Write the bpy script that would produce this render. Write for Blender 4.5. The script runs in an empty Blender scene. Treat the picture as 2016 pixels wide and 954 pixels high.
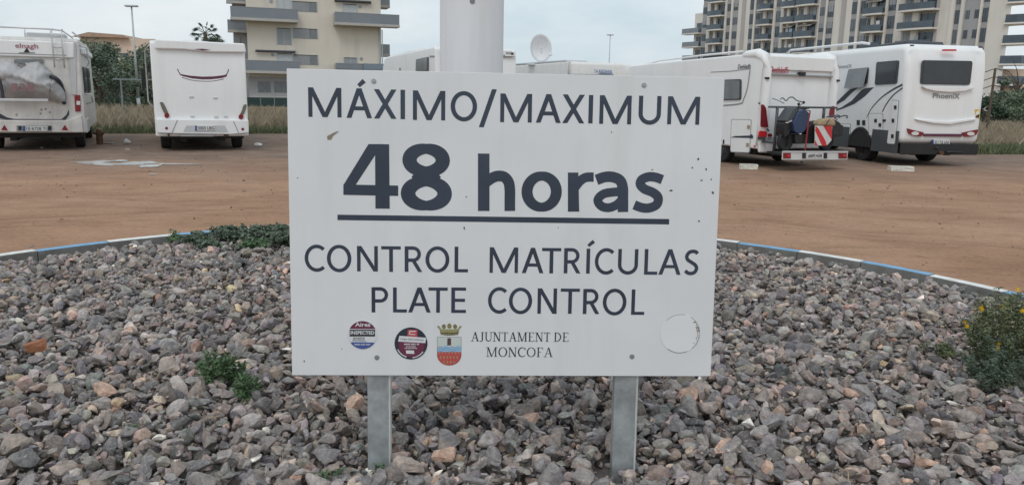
import bpy, bmesh, math, random
import numpy as np
from mathutils import Matrix, Vector, noise as mnoise
random.seed(7); rng = np.random.default_rng(11)
scene = bpy.context.scene
C = scene.collection
# ------------------------------------------------------------------ camera
FPX, PITCH, ROLL, CAMH, PW, PH = 1515.0, math.radians(11.1), math.radians(1.1), 1.55, 2016, 954
fw = np.array([0, math.cos(PITCH), -math.sin(PITCH)])
u0 = np.array([0, math.sin(PITCH), math.cos(PITCH)]); r0 = np.array([1.0, 0, 0])
up = u0 * math.cos(ROLL) - r0 * math.sin(ROLL)
rt = r0 * math.cos(ROLL) + u0 * math.sin(ROLL)
CP = np.array([0, 0, CAMH])
cd = bpy.data.cameras.new('camera'); cam = bpy.data.objects.new('camera', cd); C.objects.link(cam)
cd.sensor_fit = 'HORIZONTAL'; cd.sensor_width = 36; cd.lens = 36 * FPX / PW
cd.clip_start = 0.05; cd.clip_end = 6000
cam.matrix_world = Matrix(((rt[0], up[0], -fw[0], 0), (rt[1], up[1], -fw[1], 0), (rt[2], up[2], -fw[2], CAMH), (0, 0, 0, 1)))
scene.camera = cam
def ray(x, y): return fw + rt * (x - PW / 2) / FPX + up * (PH / 2 - y) / FPX
def gp(x, y, z=0.0):
    d = ray(x, y); return CP + d * ((z - CAMH) / d[2])
def aty(x, y, Y):
    d = ray(x, y); return CP + d * (Y / d[1])
def onplane(x, y, P, n):
    d = ray(x, y); return CP + d * (np.dot(P - CP, n) / np.dot(d, n))
# ------------------------------------------------------------------ sky, sun, exposure (overcast)
SUN_EL, SUN_AZ = math.radians(52), math.radians(197)     # behind the camera, a little to the left
w = bpy.data.worlds.new('World'); scene.world = w; w.use_nodes = True
nt = w.node_tree; nt.nodes.clear()
o_ = nt.nodes.new('ShaderNodeOutputWorld'); bg = nt.nodes.new('ShaderNodeBackground')
sky = nt.nodes.new('ShaderNodeTexSky'); sky.sky_type = 'NISHITA'; sky.sun_disc = False
sky.sun_elevation = SUN_EL; sky.sun_rotation = SUN_AZ; sky.dust_density = 3.0; sky.air_density = 1.2
tc = nt.nodes.new('ShaderNodeTexCoord'); mp = nt.nodes.new('ShaderNodeMapping'); mp.inputs['Scale'].default_value = (1, 1, 2.6)
nz = nt.nodes.new('ShaderNodeTexNoise'); nz.inputs['Scale'].default_value = 2.2; nz.inputs['Detail'].default_value = 6; nz.inputs['Roughness'].default_value = .58
rp = nt.nodes.new('ShaderNodeValToRGB')
rp.color_ramp.elements[0].position = .3; rp.color_ramp.elements[0].color = (5.2, 6.5, 7.4, 1)
rp.color_ramp.elements[1].position = .68; rp.color_ramp.elements[1].color = (9.0, 9.3, 9.5, 1)
mx = nt.nodes.new('ShaderNodeMix'); mx.data_type = 'RGBA'; mx.inputs['Factor'].default_value = .86
L = nt.links.new
L(tc.outputs['Generated'], mp.inputs['Vector']); L(mp.outputs['Vector'], nz.inputs['Vector']); L(nz.outputs['Fac'], rp.inputs['Fac'])
L(sky.outputs['Color'], mx.inputs['A']); L(rp.outputs['Color'], mx.inputs['B']); L(mx.outputs['Result'], bg.inputs['Color'])
L(bg.outputs[0], o_.inputs[0]); bg.inputs['Strength'].default_value = .1
sd = bpy.data.lights.new('sun', 'SUN'); sd.energy = .7; sd.angle = math.radians(25); sd.color = (1, .97, .93)
so = bpy.data.objects.new('sun', sd); C.objects.link(so)
sdir = Vector((math.sin(SUN_AZ) * math.cos(SUN_EL), math.cos(SUN_AZ) * math.cos(SUN_EL), math.sin(SUN_EL)))
so.rotation_euler = sdir.to_track_quat('Z', 'Y').to_euler(); so.location = (6, -10, 18)
scene.view_settings.view_transform = 'Standard'; scene.view_settings.look = 'None'
scene.view_settings.exposure = 0.13; scene.view_settings.gamma = 1.0; scene.view_settings.use_curve_mapping = False
scene.cycles.max_bounces = 6
# ------------------------------------------------------------------ materials
def mat(name, col, rough=.6, metal=0.0, vary=.0, vscale=3.0, bump=.0, bscale=30.0, col2=None, spec=.5, alpha=None, detail=4.0, thr=(.35, .65)):
    m = bpy.data.materials.new(name); m.use_nodes = True
    t = m.node_tree; b = t.nodes['Principled BSDF']
    b.inputs['Roughness'].default_value = rough; b.inputs['Metallic'].default_value = metal
    b.inputs['Specular IOR Level'].default_value = spec
    c = (*col, 1)
    b.inputs['Base Color'].default_value = c
    if vary or col2:
        g = t.nodes.new('ShaderNodeTexCoord'); n = t.nodes.new('ShaderNodeTexNoise'); n.inputs['Scale'].default_value = vscale; n.inputs['Detail'].default_value = detail; n.inputs['Roughness'].default_value = .62
        r = t.nodes.new('ShaderNodeValToRGB')
        r.color_ramp.elements[0].position = thr[0]; r.color_ramp.elements[1].position = thr[1]
        a = tuple(x * (1 - vary) for x in col) if not col2 else col2
        r.color_ramp.elements[0].color = (*a, 1); r.color_ramp.elements[1].color = c
        t.links.new(g.outputs['Object'], n.inputs['Vector']); t.links.new(n.outputs['Fac'], r.inputs['Fac']); t.links.new(r.outputs['Color'], b.inputs['Base Color'])
    if bump:
        g = t.nodes.new('ShaderNodeTexCoord'); n = t.nodes.new('ShaderNodeTexNoise'); n.inputs['Scale'].default_value = bscale; n.inputs['Detail'].default_value = 5
        k = t.nodes.new('ShaderNodeBump'); k.inputs['Strength'].default_value = bump; k.inputs['Distance'].default_value = .02
        t.links.new(g.outputs['Object'], n.inputs['Vector']); t.links.new(n.outputs['Fac'], k.inputs['Height']); t.links.new(k.outputs['Normal'], b.inputs['Normal'])
    if alpha is not None: b.inputs['Alpha'].default_value = alpha
    return m
M = {}
M['sign'] = mat('sign_white', (.74, .755, .765), .36, vary=.06, vscale=2.2)
M['navy'] = mat('navy_vinyl', (.034, .051, .082), .35, vary=.3, vscale=5)
M['galv'] = mat('galvanised_steel', (.47, .5, .51), .5, .55, vary=.34, vscale=16, bump=.05, bscale=60)
M['galv_edge'] = mat('galvanised_edge', (.62, .65, .63), .45, .3, vary=.15, vscale=18)
M['boltm'] = mat('bolt_steel', (.38, .4, .4), .4, .8)
M['scuff'] = mat('scuff', (.09, .075, .06), .8)
M['scuff_brown'] = mat('scuff_brown', (.33, .27, .2), .8, vary=.4, vscale=60)
M['polew'] = mat('pole_white_paint', (.77, .78, .8), .45, vary=.05, vscale=1.4)
M['van'] = mat('motorhome_white', (.84, .85, .85), .3, vary=.04, vscale=1.2, bump=.01, bscale=4)
M['van_warm'] = mat('motorhome_warm_white', (.78, .77, .745), .32, vary=.05, vscale=1.3)
M['van_dirty'] = mat('motorhome_dirty_white', (.72, .7, .67), .4, vary=.22, vscale=2.5)
M['van_grey'] = mat('motorhome_grey_panel', (.55, .57, .58), .4, vary=.08)
M['seam'] = mat('seam_grey', (.3, .31, .32), .6)
M['skirt'] = mat('grey_skirt', (.075, .085, .095), .5, vary=.2)
M['black'] = mat('black_plastic', (.018, .019, .021), .5, vary=.3, vscale=6)
M['under'] = mat('underbody', (.02, .02, .021), .85)
M['tyre'] = mat('tyre_rubber', (.022, .022, .024), .85, bump=.15, bscale=40)
M['rim'] = mat('wheel_rim', (.3, .31, .32), .45, .6, vary=.2)
M['glass'] = mat('tinted_window', (.035, .042, .05), .08, vary=.35, vscale=1.6, spec=.6)
M['glassg'] = mat('grey_blind_window', (.2, .215, .225), .12, vary=.25, vscale=2.5, spec=.6)
M['wframe'] = mat('window_frame', (.05, .055, .06), .4)
M['red'] = mat('tail_light_red', (.24, .025, .035), .15, vary=.25, vscale=12)
M['redbr'] = mat('bright_red', (.6, .03, .035), .3, vary=.1)
M['redmar'] = mat('maroon_print', (.11, .03, .06), .35)
M['swoosh'] = mat('dark_graphic', (.032, .042, .058), .45)
M['swoosh2'] = mat('grey_graphic', (.22, .24, .26), .3)
M['lens'] = mat('clear_lens', (.7, .7, .68), .12)
M['olive'] = mat('smoked_lens', (.16, .15, .12), .2)
M['plate'] = mat('number_plate', (.66, .67, .66), .4, vary=.12, vscale=9)
M['eu'] = mat('plate_blue', (.03, .07, .3), .4)
M['ink'] = mat('ink_black', (.025, .025, .03), .5)
M['txtred'] = mat('brand_red', (.42, .03, .07), .35)
M['txtred2'] = mat('brand_dark_red', (.3, .07, .11), .5)
M['tarpred'] = mat('faded_print', (.3, .17, .18), .7, vary=.3, vscale=9)
M['txtblue'] = mat('brand_blue', (.1, .16, .36), .4)
M['txtgrey'] = mat('brand_grey', (.2, .21, .22), .4)
M['yellow'] = mat('sticker_yellow', (.66, .44, .06), .4)
M['alu'] = mat('aluminium', (.62, .63, .64), .4, .35, vary=.08)
M['tarp'] = mat('tarp_grey', (.52, .515, .52), .7, vary=.35, vscale=2.2, bump=.25, bscale=7)
M['tarpd'] = mat('tarp_edge', (.04, .04, .055), .7)
M['scblue'] = mat('scooter_blue', (.03, .055, .12), .25, vary=.2)
M['strap'] = mat('strap_red', (.3, .03, .04), .7)
M['bag'] = mat('tan_bag', (.42, .32, .2), .85, vary=.25, vscale=8, bump=.3, bscale=14)
M['conc'] = mat('concrete', (.23, .23, .215), .9, vary=.25, vscale=8, bump=.25, bscale=45)
M['pwhite'] = mat('kerb_white_paint', (.8, .8, .77), .7, vary=.18, vscale=14)
M['pblue'] = mat('kerb_blue_paint', (.2, .42, .64), .7, vary=.22, vscale=14)
M['blockw'] = mat('whitewashed_block', (.66, .63, .56), .85, vary=.2, vscale=9, bump=.3, bscale=20)
M['rust'] = mat('rusty_metal', (.14, .075, .045), .9, vary=.4, vscale=12, bump=.3)
M['litter'] = mat('white_litter', (.72, .72, .7), .6, vary=.15, vscale=12)
M['wallA'] = mat('cream_render', (.75, .685, .59), .9, vary=.07, vscale=.25)
M['wallA2'] = mat('cream_render_shade', (.46, .42, .36), .9, vary=.08, vscale=.3)
M['bglass'] = mat('balcony_glass', (.2, .225, .25), .12, vary=.12, vscale=.5, spec=.7)
M['bglassc'] = mat('balcony_clear_glass', (.25, .32, .38), .08, alpha=.6)
M['slab'] = mat('balcony_slab', (.5, .47, .43), .9, vary=.08, vscale=.6)
M['louver'] = mat('grey_shutter', (.34, .36, .38), .6, vary=.1, vscale=.8)
M['curtain'] = mat('white_curtain', (.58, .6, .6), .7, vary=.18, vscale=5)
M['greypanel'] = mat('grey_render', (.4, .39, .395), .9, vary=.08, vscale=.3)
M['darkrec'] = mat('recess_shade', (.5, .47, .45), .9, vary=.1, vscale=.4)  # darker beige standing in for shade inside the balcony bays
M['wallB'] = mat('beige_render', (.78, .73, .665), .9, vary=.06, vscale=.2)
M['wallB2'] = mat('beige_render_dark', (.5, .465, .44), .9, vary=.06, vscale=.2)
M['winB'] = mat('hazed_window', (.095, .125, .155), .15, vary=.35, vscale=.5)  # glass colour raised to stand in for distance haze
M['peach'] = mat('peach_render', (.72, .57, .46), .9, vary=.12, vscale=.4)
M['rooft'] = mat('roof_tiles', (.5, .34, .25), .9, vary=.2, vscale=3)
M['fenceg'] = mat('green_mesh_fence', (.03, .06, .055), .8, vary=.2, vscale=1)
M['fencep'] = mat('fence_post', (.2, .23, .24), .6)
M['lamp'] = mat('lamp_post_grey', (.5, .53, .54), .5, .2, vary=.1)
M['bark'] = mat('bark', (.13, .1, .075), .95, vary=.35, vscale=8, bump=.4)
def weather(m, amt=.16, sc=(7, 7, .55), col=(.5, .47, .42), lo=.5, hi=.78):
    t = m.node_tree; b = t.nodes['Principled BSDF']; inp = b.inputs['Base Color']; src = inp.links[0].from_socket if inp.links else None
    g = t.nodes.new('ShaderNodeTexCoord'); mp_ = t.nodes.new('ShaderNodeMapping'); mp_.inputs['Scale'].default_value = sc; n = t.nodes.new('ShaderNodeTexNoise'); n.inputs['Scale'].default_value = 1.0; n.inputs['Detail'].default_value = 5; n.inputs['Roughness'].default_value = .65
    r = t.nodes.new('ShaderNodeMapRange'); r.inputs['From Min'].default_value = lo; r.inputs['From Max'].default_value = hi; r.inputs['To Max'].default_value = amt
    x = t.nodes.new('ShaderNodeMix'); x.data_type = 'RGBA'; x.inputs['B'].default_value = (*col, 1)
    t.links.new(g.outputs['Object'], mp_.inputs['Vector']); t.links.new(mp_.outputs['Vector'], n.inputs['Vector']); t.links.new(n.outputs['Fac'], r.inputs['Value']); t.links.new(r.outputs[0], x.inputs['Factor'])
    if src: t.links.new(src, x.inputs['A'])
    else: x.inputs['A'].default_value = inp.default_value
    t.links.new(x.outputs['Result'], inp)
weather(M['sign'], .24, (9, 9, .9), (.5, .5, .48)); weather(M['van'], .2, (3, 3, .4), (.5, .48, .44)); weather(M['van_warm'], .35); weather(M['van_dirty'], .55, (4, 4, .6), (.36, .33, .29)); weather(M['polew'], .35, (9, 9, .5)); weather(M['wallA'], .35, (.9, .9, .1), (.42, .38, .33)); weather(M['wallB'], .35, (.7, .7, .08), (.45, .42, .38)); weather(M['slab'], .5, (1.5, 1.5, .6), (.3, .28, .26))
weather(M['pwhite'], .22, (9, 9, 9), (.3, .3, .28), .5, .62); weather(M['pblue'], .25, (9, 9, 9), (.3, .3, .28), .5, .62); weather(M['conc'], .6, (5, 5, 5), (.12, .1, .085), .45, .7)
def leafmat(name, a, b, rough=.6):
    m = mat(name, a, rough, col2=b, vscale=1.7, thr=(.3, .7)); return m
M['leaf_dark'] = leafmat('leaf_dark', (.16, .2, .135), (.075, .11, .08))
M['leaf_mid'] = leafmat('leaf_mid', (.215, .255, .16), (.11, .15, .1))
M['leaf_weed'] = leafmat('leaf_weed', (.12, .2, .085), (.065, .12, .055))
M['leaf_grey'] = leafmat('leaf_grey_green', (.1, .14, .085), (.045, .075, .045))
M['leaf_bush'] = leafmat('leaf_bush', (.19, .21, .1), (.08, .105, .05))
M['straw'] = leafmat('dry_straw', (.4, .33, .235), (.24, .2, .14), .9)
M['grass'] = leafmat('green_grass', (.17, .2, .1), (.1, .125, .065), .8)
M['flower'] = mat('yellow_flower', (.8, .5, .02), .6)
M['palm'] = leafmat('palm_leaf', (.11, .14, .1), (.06, .085, .06))

# ------------------------------------------------------------------ mesh helpers
class MB:
    def __init__(s): s.v = []; s.f = []; s.m = []
    def add(s, vs, fs, mi=0):
        o = len(s.v); s.v += [tuple(map(float, p)) for p in vs]; s.f += [tuple(i + o for i in q) for q in fs]; s.m += [mi] * len(fs); return s
    def box(s, x0, x1, y0, y1, z0, z1, mi=0):
        return s.add([(x0,y0,z0),(x1,y0,z0),(x1,y1,z0),(x0,y1,z0),(x0,y0,z1),(x1,y0,z1),(x1,y1,z1),(x0,y1,z1)],
                     [(0,3,2,1),(4,5,6,7),(0,1,5,4),(1,2,6,5),(2,3,7,6),(3,0,4,7)], mi)
    def prism(s, A, B, mi=0):
        n = len(A)
        return s.add(list(A) + list(B), [tuple(range(n)), tuple(range(2*n-1, n-1, -1))] + [(i, i+n, (i+1) % n + n, (i+1) % n) for i in range(n)], mi)
    def tube(s, path, r, n=8, mi=0, caps=True):
        P = [np.array(p, float) for p in path]; R = r if isinstance(r, (list, tuple)) else [r] * len(P)
        rings = []
        for i, p in enumerate(P):
            a = P[max(i-1, 0)]; b = P[min(i+1, len(P)-1)]; t = b - a; t /= (np.linalg.norm(t) + 1e-9)
            h = np.array([0, 0, 1.0]) if abs(t[2]) < .9 else np.array([1.0, 0, 0])
            e1 = np.cross(t, h); e1 /= np.linalg.norm(e1); e2 = np.cross(t, e1)
            rings.append([p + R[i] * (math.cos(k*2*math.pi/n) * e1 + math.sin(k*2*math.pi/n) * e2) for k in range(n)])
        vs = [q for g in rings for q in g]; fs = []
        for i in range(len(P)-1):
            for k in range(n): fs.append((i*n+k, i*n+(k+1) % n, (i+1)*n+(k+1) % n, (i+1)*n+k))
        if caps: fs += [tuple(range(n-1, -1, -1)), tuple((len(P)-1)*n+k for k in range(n))]
        return s.add(vs, fs, mi)
    def lathe(s, prof, c, axis='z', n=20, mi=0):        # prof: (radius, along)
        vs = []; fs = []
        for r, a in prof:
            for k in range(n):
                q = k*2*math.pi/n; p = (r*math.cos(q), r*math.sin(q))
                if axis == 'z': vs.append((c[0]+p[0], c[1]+p[1], c[2]+a))
                elif axis == 'x': vs.append((c[0]+a, c[1]+p[0], c[2]+p[1]))
                else: vs.append((c[0]+p[0], c[1]+a, c[2]+p[1]))
        for i in range(len(prof)-1):
            for k in range(n): fs.append((i*n+k, i*n+(k+1) % n, (i+1)*n+(k+1) % n, (i+1)*n+k))
        fs += [tuple(range(n)), tuple((len(prof)-1)*n+k for k in range(n-1, -1, -1))]
        return s.add(vs, fs, mi)
    def build(s, name, m, parent=None, smooth=False, bevel=0, origin=None, seg=2, fix=True):
        me = bpy.data.meshes.new(name)
        v = s.v
        if origin is not None: v = [(p[0]-origin[0], p[1]-origin[1], p[2]-origin[2]) for p in v]
        me.from_pydata(v, [], s.f)
        for q in (m if isinstance(m, (list, tuple)) else [m]): me.materials.append(M[q] if isinstance(q, str) else q)
        if len(set(s.m)) > 1: me.polygons.foreach_set('material_index', s.m)
        if fix:
            b = bmesh.new(); b.from_mesh(me); bmesh.ops.recalc_face_normals(b, faces=b.faces); b.to_mesh(me); b.free()
        if smooth: me.shade_smooth()
        o = bpy.data.objects.new(name, me); C.objects.link(o)
        if origin is not None: o.location = origin
        if parent: o.parent = parent
        if bevel:
            k = o.modifiers.new('bevel', 'BEVEL'); k.width = bevel; k.segments = seg; k.limit_method = 'ANGLE'; k.angle_limit = math.radians(35)
            me.shade_smooth(); k.harden_normals = True
        return o
def tag(o, label=None, cat=None, group=None, kind=None):
    if label: o['label'] = label
    if cat: o['category'] = cat
    if group: o['group'] = group
    if kind: o['kind'] = kind
    return o
def empty(name, loc=(0, 0, 0), rz=0.0, label=None, cat=None, group=None):
    o = bpy.data.objects.new(name, None); C.objects.link(o); o.location = loc; o.rotation_euler = (0, 0, rz); o.empty_display_size = .2
    return tag(o, label, cat, group)
def npmesh(name, V, F, m, parent=None, cols=None, smooth=False):
    me = bpy.data.meshes.new(name); V = np.ascontiguousarray(V, dtype=np.float32); F = np.ascontiguousarray(F, dtype=np.int32); k = F.shape[1]
    me.vertices.add(len(V)); me.vertices.foreach_set('co', V.ravel())
    me.loops.add(F.size); me.loops.foreach_set('vertex_index', F.ravel())
    me.polygons.add(len(F)); me.polygons.foreach_set('loop_start', np.arange(0, F.size, k, dtype=np.int32))
    me.update(calc_edges=True)
    me.polygons.foreach_set('use_smooth', np.full(len(F), smooth))
    if cols is not None:
        a = me.color_attributes.new('tint', 'FLOAT_COLOR', 'POINT'); a.data.foreach_set('color', np.ascontiguousarray(cols, dtype=np.float32).ravel())
    me.materials.append(M[m] if isinstance(m, str) else m)
    me.validate()
    o = bpy.data.objects.new(name, me); C.objects.link(o)
    if parent: o.parent = parent
    return o
# text through the built-in font, made once before anything heavy exists
_txt = {}
def text_pts(s, bold=0.0, shear=0.0):
    key = (s, bold, shear)
    if key not in _txt:
        c = bpy.data.curves.new('t', 'FONT'); c.body = s; c.shear = shear; c.offset = bold; c.resolution_u = 3
        o = bpy.data.objects.new('t', c); C.objects.link(o)
        me = bpy.data.meshes.new_from_object(o.evaluated_get(bpy.context.evaluated_depsgraph_get()))
        V = np.array([v.co[:2] for v in me.vertices]); F = [tuple(p.vertices) for p in me.polygons]
        bpy.data.objects.remove(o); bpy.data.curves.remove(c); bpy.data.meshes.remove(me)
        V = V - V.min(0); _txt[key] = (V / V.max(0), F)
    return _txt[key]
# ------------------------------------------------------------------ ground
ISL, ISR = np.array([-.41, 3.594]), 4.694
def zgrav(x, y):
    r = np.hypot(x - ISL[0], y - ISL[1]) / (ISR - .1)
    return .045 + .175 * np.clip(1 - r ** 2, 0, 1) ** .75
gm = bpy.data.materials.new('dirt'); gm.use_nodes = True; t = gm.node_tree; b = t.nodes['Principled BSDF']; b.inputs['Specular IOR Level'].default_value = .25
def N(tr, k, **kw):
    n = tr.nodes.new(k)
    for a, v in kw.items():
        if a in n.inputs: n.inputs[a].default_value = v
        else: setattr(n, a, v)
    return n
g = N(t, 'ShaderNodeTexCoord')
def nz_(scale, detail=6, rough=.6, dist=0.0, mapping=None):
    n = N(t, 'ShaderNodeTexNoise'); n.inputs['Scale'].default_value = scale; n.inputs['Detail'].default_value = detail; n.inputs['Roughness'].default_value = rough; n.inputs['Distortion'].default_value = dist
    if mapping:
        m_ = N(t, 'ShaderNodeMapping'); m_.inputs['Scale'].default_value = mapping; t.links.new(g.outputs['Object'], m_.inputs['Vector']); t.links.new(m_.outputs['Vector'], n.inputs['Vector'])
    else: t.links.new(g.outputs['Object'], n.inputs['Vector'])
    return n.outputs['Fac']
def ramp_(f, stops):
    r = N(t, 'ShaderNodeValToRGB'); e = r.color_ramp.elements
    while len(e) < len(stops): e.new(.5)
    for q, (p, c) in zip(e, stops): q.position = p; q.color = (*c, 1) if len(c) == 3 else c
    t.links.new(f, r.inputs['Fac']); return r.outputs['Color']
def mixc(f, a, b_, blend='MIX'):
    x = N(t, 'ShaderNodeMix'); x.data_type = 'RGBA'; x.blend_type = blend
    (t.links.new(f, x.inputs['Factor']) if not isinstance(f, float) else setattr(x.inputs['Factor'], 'default_value', f))
    for s_, k in ((a, 'A'), (b_, 'B')):
        (t.links.new(s_, x.inputs[k]) if not isinstance(s_, tuple) else setattr(x.inputs[k], 'default_value', (*s_, 1)))
    return x.outputs['Result']
base = ramp_(nz_(.5, 7), [(.3, (.295, .167, .1)), (.5, (.365, .217, .137)), (.7, (.415, .264, .174))])
streak = ramp_(nz_(1.3, 8, .75, .6, (.6, 1.3, 1)), [(.36, (.8, .77, .75)), (.5, (1.0, 1.0, 1.0)), (.66, (1.08, 1.07, 1.06))])
c1 = mixc(1.0, base, streak, 'MULTIPLY')
fine = ramp_(nz_(22, 5, .7), [(.3, (.8, .78, .76)), (.6, (1.08, 1.08, 1.08))])
c1 = mixc(1.0, c1, fine, 'MULTIPLY')
# tyre tracks sweeping round the island, broken up by noise
vs_ = N(t, 'ShaderNodeVectorMath', operation='SUBTRACT'); t.links.new(g.outputs['Object'], vs_.inputs[0]); vs_.inputs[1].default_value = (ISL[0], ISL[1] - 3.5, 0)
vl_ = N(t, 'ShaderNodeVectorMath', operation='LENGTH'); t.links.new(vs_.outputs[0], vl_.inputs[0])
wb_ = N(t, 'ShaderNodeMath', operation='MULTIPLY_ADD'); t.links.new(nz_(.22, 3, .5), wb_.inputs[0]); wb_.inputs[1].default_value = 5.0; t.links.new(vl_.outputs['Value'], wb_.inputs[2])
cb_1 = N(t, 'ShaderNodeCombineXYZ'); t.links.new(wb_.outputs[0], cb_1.inputs[0])
tn_ = N(t, 'ShaderNodeTexNoise'); tn_.inputs['Scale'].default_value = 2.3; tn_.inputs['Detail'].default_value = 3; t.links.new(cb_1.outputs[0], tn_.inputs['Vector'])
trk = ramp_(tn_.outputs['Fac'], [(.36, (.7, .67, .65)), (.48, (1.0, 1.0, 1.0)), (.7, (1.1, 1.1, 1.1))])
msk = ramp_(nz_(.6, 4, .6), [(.4, (0, 0, 0)), (.65, (.85, .85, .85))])
c1 = mixc(1.0, c1, mixc(msk, (1.0, 1.0, 1.0), trk), 'MULTIPLY')
spot = ramp_(nz_(3.1, 6, .75), [(.27, (.62, .58, .55)), (.4, (1.0, 1.0, 1.0))])
c1 = mixc(1.0, c1, spot, 'MULTIPLY')
# compacted grey-brown parking strip farther out, ragged edge, partly darkened as painted van shadow
sx = N(t, 'ShaderNodeSeparateXYZ'); t.links.new(g.outputs['Object'], sx.inputs[0])
ax = N(t, 'ShaderNodeMath', operation='MULTIPLY_ADD'); t.links.new(sx.outputs['X'], ax.inputs[0]); ax.inputs[1].default_value = -.12
t.links.new(sx.outputs['Y'], ax.inputs[2])
wob = N(t, 'ShaderNodeMath', operation='MULTIPLY_ADD'); t.links.new(nz_(.45, 5, .7), wob.inputs[0]); wob.inputs[1].default_value = 7.0; t.links.new(ax.outputs[0], wob.inputs[2])
mr = N(t, 'ShaderNodeMapRange'); t.links.new(wob.outputs[0], mr.inputs['Value']); mr.inputs['From Min'].default_value = 17.6; mr.inputs['From Max'].default_value = 24.0
grey = ramp_(nz_(1.3, 7, .7), [(.3, (.135, .098, .078)), (.7, (.285, .2, .15))])
c2 = mixc(mr.outputs[0], c1, grey)
# far ground fades to rough field
mr2 = N(t, 'ShaderNodeMapRange'); t.links.new(sx.outputs['Y'], mr2.inputs['Value']); mr2.inputs['From Min'].default_value = 27; mr2.inputs['From Max'].default_value = 31
field = ramp_(nz_(.8, 6), [(.35, (.1, .085, .05)), (.65, (.2, .16, .1))])
c3 = mixc(mr2.outputs[0], c2, field)
t.links.new(c3, b.inputs['Base Color']); b.inputs['Roughness'].default_value = .9
bp = N(t, 'ShaderNodeBump'); bp.inputs['Strength'].default_value = .55; bp.inputs['Distance'].default_value = .03
t.links.new(nz_(9, 8, .7), bp.inputs['Height']); t.links.new(bp.outputs['Normal'], b.inputs['Normal'])
# one sheet to the horizon, finer near the camera, gently rutted
LOT = -.15                      # the parking strip lies a little lower than the island
def glot(y):
    sm = lambda q: np.clip(q, 0, 1) ** 2 * (3 - 2 * np.clip(q, 0, 1))
    return LOT * sm((np.asarray(y, float) - 8) / 6.5) * (1 - sm((np.asarray(y, float) - 30) / 5))
def gz(x, y):
    return gz0(x, y) + glot(y)
def gz0(x, y):
    d = np.hypot(x, y); k = np.clip(1 - d / 60, 0, 1)
    r = np.hypot(x - ISL[0], y - ISL[1])
    return k * .012 * (np.sin(x * .9 + 1.3 * np.sin(y * .4)) + np.sin(y * 1.7 + x * .35)) * np.clip((r - ISR) / 2, 0, 1) * np.clip((13 - y) / 4, 0, 1)
rs = np.concatenate([ISR + np.arange(0, 30, .4), [36, 40, 46, 55, 70, 100, 160, 260, 450, 900, 1800, 3500]])
an = np.arange(220) * 2 * math.pi / 220
RR, AA = np.meshgrid(rs, an, indexing='ij'); X = ISL[0] + RR * np.cos(AA); Y = ISL[1] + RR * np.sin(AA); Z = gz(X, Y)
ii = np.arange(X.size).reshape(X.shape); jj = np.roll(ii, -1, 1)
F = np.stack([ii[:-1], ii[1:], jj[1:], jj[:-1]], -1).reshape(-1, 4)
tag(npmesh('ground', np.stack([X, Y, Z], -1).reshape(-1, 3), F, gm, smooth=True), kind='structure')

# ------------------------------------------------------------------ stones
stm = bpy.data.materials.new('crushed_stone'); stm.use_nodes = True; t = stm.node_tree; b = t.nodes['Principled BSDF']; b.inputs['Specular IOR Level'].default_value = .3; b.inputs['Roughness'].default_value = .82
at = N(t, 'ShaderNodeAttribute'); at.attribute_name = 'tint'
g = N(t, 'ShaderNodeTexCoord')
f1 = ramp_(nz_(38, 6, .7), [(.28, (.48, .48, .49)), (.5, (.93, .93, .93)), (.72, (1.45, 1.42, 1.36))])
cc = mixc(1.0, at.outputs['Color'], f1, 'MULTIPLY')
vein = ramp_(nz_(13, 3, .5, 1.6), [(.485, (0, 0, 0)), (.5, (.55, .55, .55)), (.515, (0, 0, 0))])
cc = mixc(vein, cc, (.46, .44, .41))
t.links.new(cc, b.inputs['Base Color'])
bp = N(t, 'ShaderNodeBump'); bp.inputs['Strength'].default_value = .9; bp.inputs['Distance'].default_value = .009
t.links.new(nz_(90, 6, .7), bp.inputs['Height']); t.links.new(bp.outputs['Normal'], b.inputs['Normal'])
def icos(sub):
    bm_ = bmesh.new(); bmesh.ops.create_icosphere(bm_, subdivisions=sub, radius=1.0)
    V = np.array([v.co[:] for v in bm_.verts]); F = np.array([[v.index for v in f.verts] for f in bm_.faces]); bm_.free(); return V, F
def stone_shape(V, k=None):
    V = V.copy(); V *= 1.15
    n = k or rng.integers(7, 11)
    for _ in range(n):
        d = rng.normal(size=3); d /= np.linalg.norm(d); h = rng.uniform(.36, .8)
        s = V @ d; over = s > h; V[over] -= np.outer(s[over] - h, d)
    V += rng.normal(scale=.012, size=V.shape)
    V *= np.array([rng.uniform(.95, 1.45), rng.uniform(.7, 1.05), rng.uniform(.45, .8)])
    V /= (V.max(0) - V.min(0)).max() / 2
    return V
V1, F1 = icos(2); V2, F2 = icos(3)          # 80 and 320 faces
V0, F0 = icos(1); shapes0 = [stone_shape(V0, 5) for _ in range(60)]
shapes1 = [stone_shape(V1) for _ in range(60)]
shapes2 = [stone_shape(V2) for _ in range(40)]
PAL = np.array([(.185, .176, .175), (.135, .132, .137), (.235, .22, .212), (.2, .172, .158), (.25, .195, .172), (.165, .148, .14), (.3, .25, .21), (.105, .105, .11), (.34, .24, .19), (.46, .44, .41), (.32, .265, .18)]) * np.array([1.98, 1.87, 1.79])
PP = np.array([.24, .19, .11, .14, .05, .13, .03, .1, .014, .005, .004]); PP /= PP.sum()
def rot(n):
    q = rng.normal(size=(n, 4)); q[:, 1:3] *= .34; q /= np.linalg.norm(q, axis=1)[:, None]
    w_, x, y, z = q.T
    return np.stack([np.stack([1-2*(y*y+z*z), 2*(x*y-z*w_), 2*(x*z+y*w_)], -1), np.stack([2*(x*y+z*w_), 1-2*(x*x+z*z), 2*(y*z-x*w_)], -1), np.stack([2*(x*z-y*w_), 2*(y*z+x*w_), 1-2*(x*x+y*y)], -1)], 1)
bed = MB(); NR, NA = 26, 96
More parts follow.
